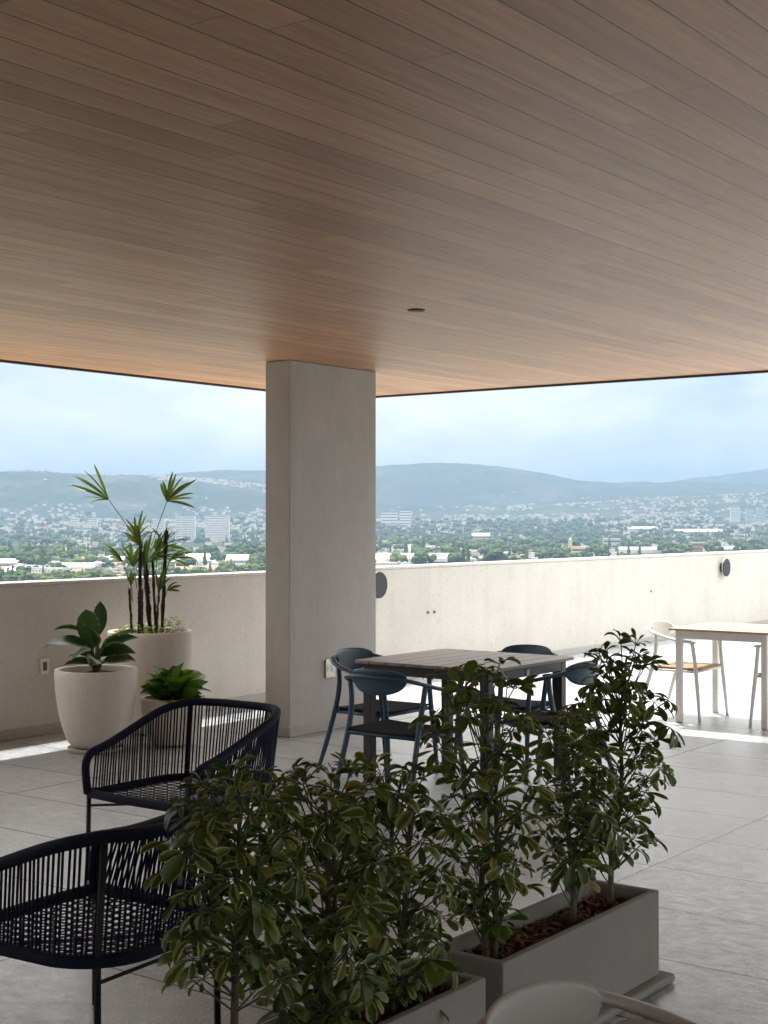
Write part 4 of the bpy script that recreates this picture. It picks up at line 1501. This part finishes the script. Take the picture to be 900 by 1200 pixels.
# trees: leafy clumps, several shapes
TM = []
for i, (a, b) in enumerate((((0.04, 0.065, 0.022), (0.085, 0.12, 0.04)), ((0.055, 0.085, 0.028), (0.12, 0.15, 0.05)), ((0.03, 0.05, 0.022), (0.065, 0.095, 0.04)))):
    m = N('tree_foliage_%s' % 'abc'[i])
    m.base(m.ramp(m.noise(0.6, 4, 0.6), [(0.3, a), (0.7, b)]))
    m.set(0.9, 0, 0.15)
    TM.append(m.mat)
TRUNK = simple('tree_bark', (0.10, 0.075, 0.05), 0.9)


def crown_geo(r, w, h, kind='round'):
    """lumpy crown built of jittered blobs, returned as verts/faces"""
    vs, fs = [], []
    nb = r.randint(5, 8) if kind == 'round' else 4
    for b in range(nb):
        if kind == 'round':
            a, q = r.uniform(0, 6.28), r.uniform(0.1, 0.55) * w
            c = Vector((q * cos(a), q * sin(a), h * r.uniform(0.38, 0.78)))
            rad_ = w * r.uniform(0.22, 0.38)
            sz = 0.8
        else:
            c = Vector((r.uniform(-.05, .05) * w, 0, h * (0.22 + 0.2 * b)))
            rad_ = w * 0.42 * (1 - 0.2 * b)
            sz = 1.5
        base = len(vs)
        NU, NV = 8, 5
        vs.append(c + Vector((0, 0, rad_ * sz)))
        for iv in range(1, NV):
            th = pi * iv / NV
            for iu in range(NU):
                ph = 2 * pi * (iu + 0.5 * (iv % 2)) / NU
                rr = rad_ * r.uniform(0.74, 1.2)
                vs.append(c + Vector((rr * sin(th) * cos(ph), rr * sin(th) * sin(ph), rr * cos(th) * sz)))
        vs.append(c - Vector((0, 0, rad_ * sz)))
        last = len(vs) - 1
        for iu in range(NU): fs.append((base, base + 1 + iu, base + 1 + (iu + 1) % NU))
        for iv in range(NV - 2):
            for iu in range(NU):
                a0, b0_ = base + 1 + iv * NU + iu, base + 1 + iv * NU + (iu + 1) % NU
                fs.append((a0, a0 + NU, b0_ + NU, b0_))
        for iu in range(NU): fs.append((last, base + 1 + (NV - 2) * NU + (iu + 1) % NU, base + 1 + (NV - 2) * NU + iu))
    return vs, fs


rt_ = random.Random(5)
protos = []
for i in range(9):
    kd = 'tall' if i in (3, 7) else 'round'
    w_, h_ = (5, 15) if kd == 'tall' else (rt_.uniform(9, 13), rt_.uniform(8, 12))
    v_, f_ = crown_geo(rt_, w_, h_, kd)
    protos.append((kd, w_, h_, v_, f_, TM[i % 3]))
tree_roots = []
for kd, w_, h_, v_, f_, m_ in protos:
    me = bpy.data.meshes.new('tree')
    mb = MB().add(v_, f_, 0)
    mb.tube([(0, 0, -1), (0, 0, h_ * 0.5)], [0.45, 0.25], 6, mi=1)
    me.from_pydata(mb.v, [], mb.f)
    me.materials.append(m_); me.materials.append(TRUNK)
    me.polygons.foreach_set('material_index', mb.m)
    me.update()
    tree_roots.append(me)
tl = []
tries = 0
while len(tl) < 2300 and tries < 40000:
    tries += 1
    px = rt_.uniform(-60, 960)
    if 306 < px < 436: continue
    y = 612 + (parapet_y(px) + 6 - 612) * rt_.random() ** 0.75
    if not is_wood(px, y) and rt_.random() < 0.55: continue
    if any(a - 1 < px < b + 1 and d - 4 < y < d + 5 for a, b, c, d in taken): continue
    lo, hi = 1150.0, 6800.0
    for _ in range(22):
        mid = (lo + hi) / 2
        if 611 + (EYE - terrain_z(px, mid)) / mid * F > y: lo = mid
        else: hi = mid
    tl.append((px, lo))
tl.sort(key=lambda q: q[1])
nearT, farT = tl[:200], tl[200:]
tc_ = {}
for px, Y in sorted(nearT):
    i = rt_.randrange(9)
    kd = protos[i][0]
    sc = rt_.uniform(0.75, 1.35)
    key = (kd, i % 3, zone(px), 'nearer' if Y < 1750 else 'mid plain')
    tc_.setdefault(key, []).append((px, Y, i, sc))
for (kd, ci, zn, ds), its in tc_.items():
    for j, (px, Y, i, sc) in enumerate(its):
        o = bpy.data.objects.new('valley_tree', tree_roots[i])
        C.objects.link(o)
        place(o, px, Y, rt_.uniform(0, 6), 0.2)
        o.scale = (sc, sc, sc * rt_.uniform(0.85, 1.1))
        lb = f"{'slim upright' if kd == 'tall' else 'rounded'} {['mid green', 'light green', 'dark green'][ci]} tree {zn}, {ds}"
        if len(its) > 1: lb = (nth(j) if j == 0 else nth(j) + ' from left') + ' ' + lb
        tag(o, lb, 'tree', 'trees across the valley')
wm = MB()
for px, Y in farT + [(rt_.uniform(430, 720), rt_.uniform(3200, 6000)) for _ in range(900)] + [(rt_.uniform(-60, 310), rt_.uniform(3300, 6500)) for _ in range(500)] + [(rt_.uniform(700, 960), rt_.uniform(3300, 6500)) for _ in range(500)]:
    kd, w_, h_, v_, f_, m_ = rt_.choice(protos)
    yy_ = 611 + (EYE - terrain_z(px, Y)) / Y * F
    if any(a - 1 < px < b + 1 and d - 4 < yy_ < d + 5 for a, b, c, d in taken): continue
    sc = 0.7 + 1.5 * rt_.random() ** 2.2
    p = ground(px, Y)
    z = terrain_z(px, Y)
    a = rt_.uniform(0, 6.28)
    ca, sa = cos(a) * sc, sin(a) * sc
    wm.add([(p.x + q.x * ca - q.y * sa, p.y + q.x * sa + q.y * ca, z + q.z * sc) for q in v_], f_, rt_.choice((0, 0, 1, 2, 2)))
o = wm.build('distant_woods', TM)
tag(o, 'far woods and street trees between the valley houses', None, None, 'stuff')

# air between the terrace and the hills
hz = bpy.data.materials.new('haze')
hz.use_nodes = True
nt = hz.node_tree
nt.nodes.remove(nt.nodes['Principled BSDF'])
pv = nt.nodes.new('ShaderNodeVolumePrincipled')
pv.inputs['Color'].default_value = (0.26, 0.385, 0.545, 1)
pv.inputs['Density'].default_value = 0.00012
pv.inputs['Anisotropy'].default_value = 0.2
nt.links.new(pv.outputs[0], nt.nodes['Material Output'].inputs['Volume'])
o = MB().box(-9500, 24500, -21000, 24500, ZG - 2, 580).build('haze', hz)
tag(o, 'pale blue haze filling the valley', None, None, 'stuff')
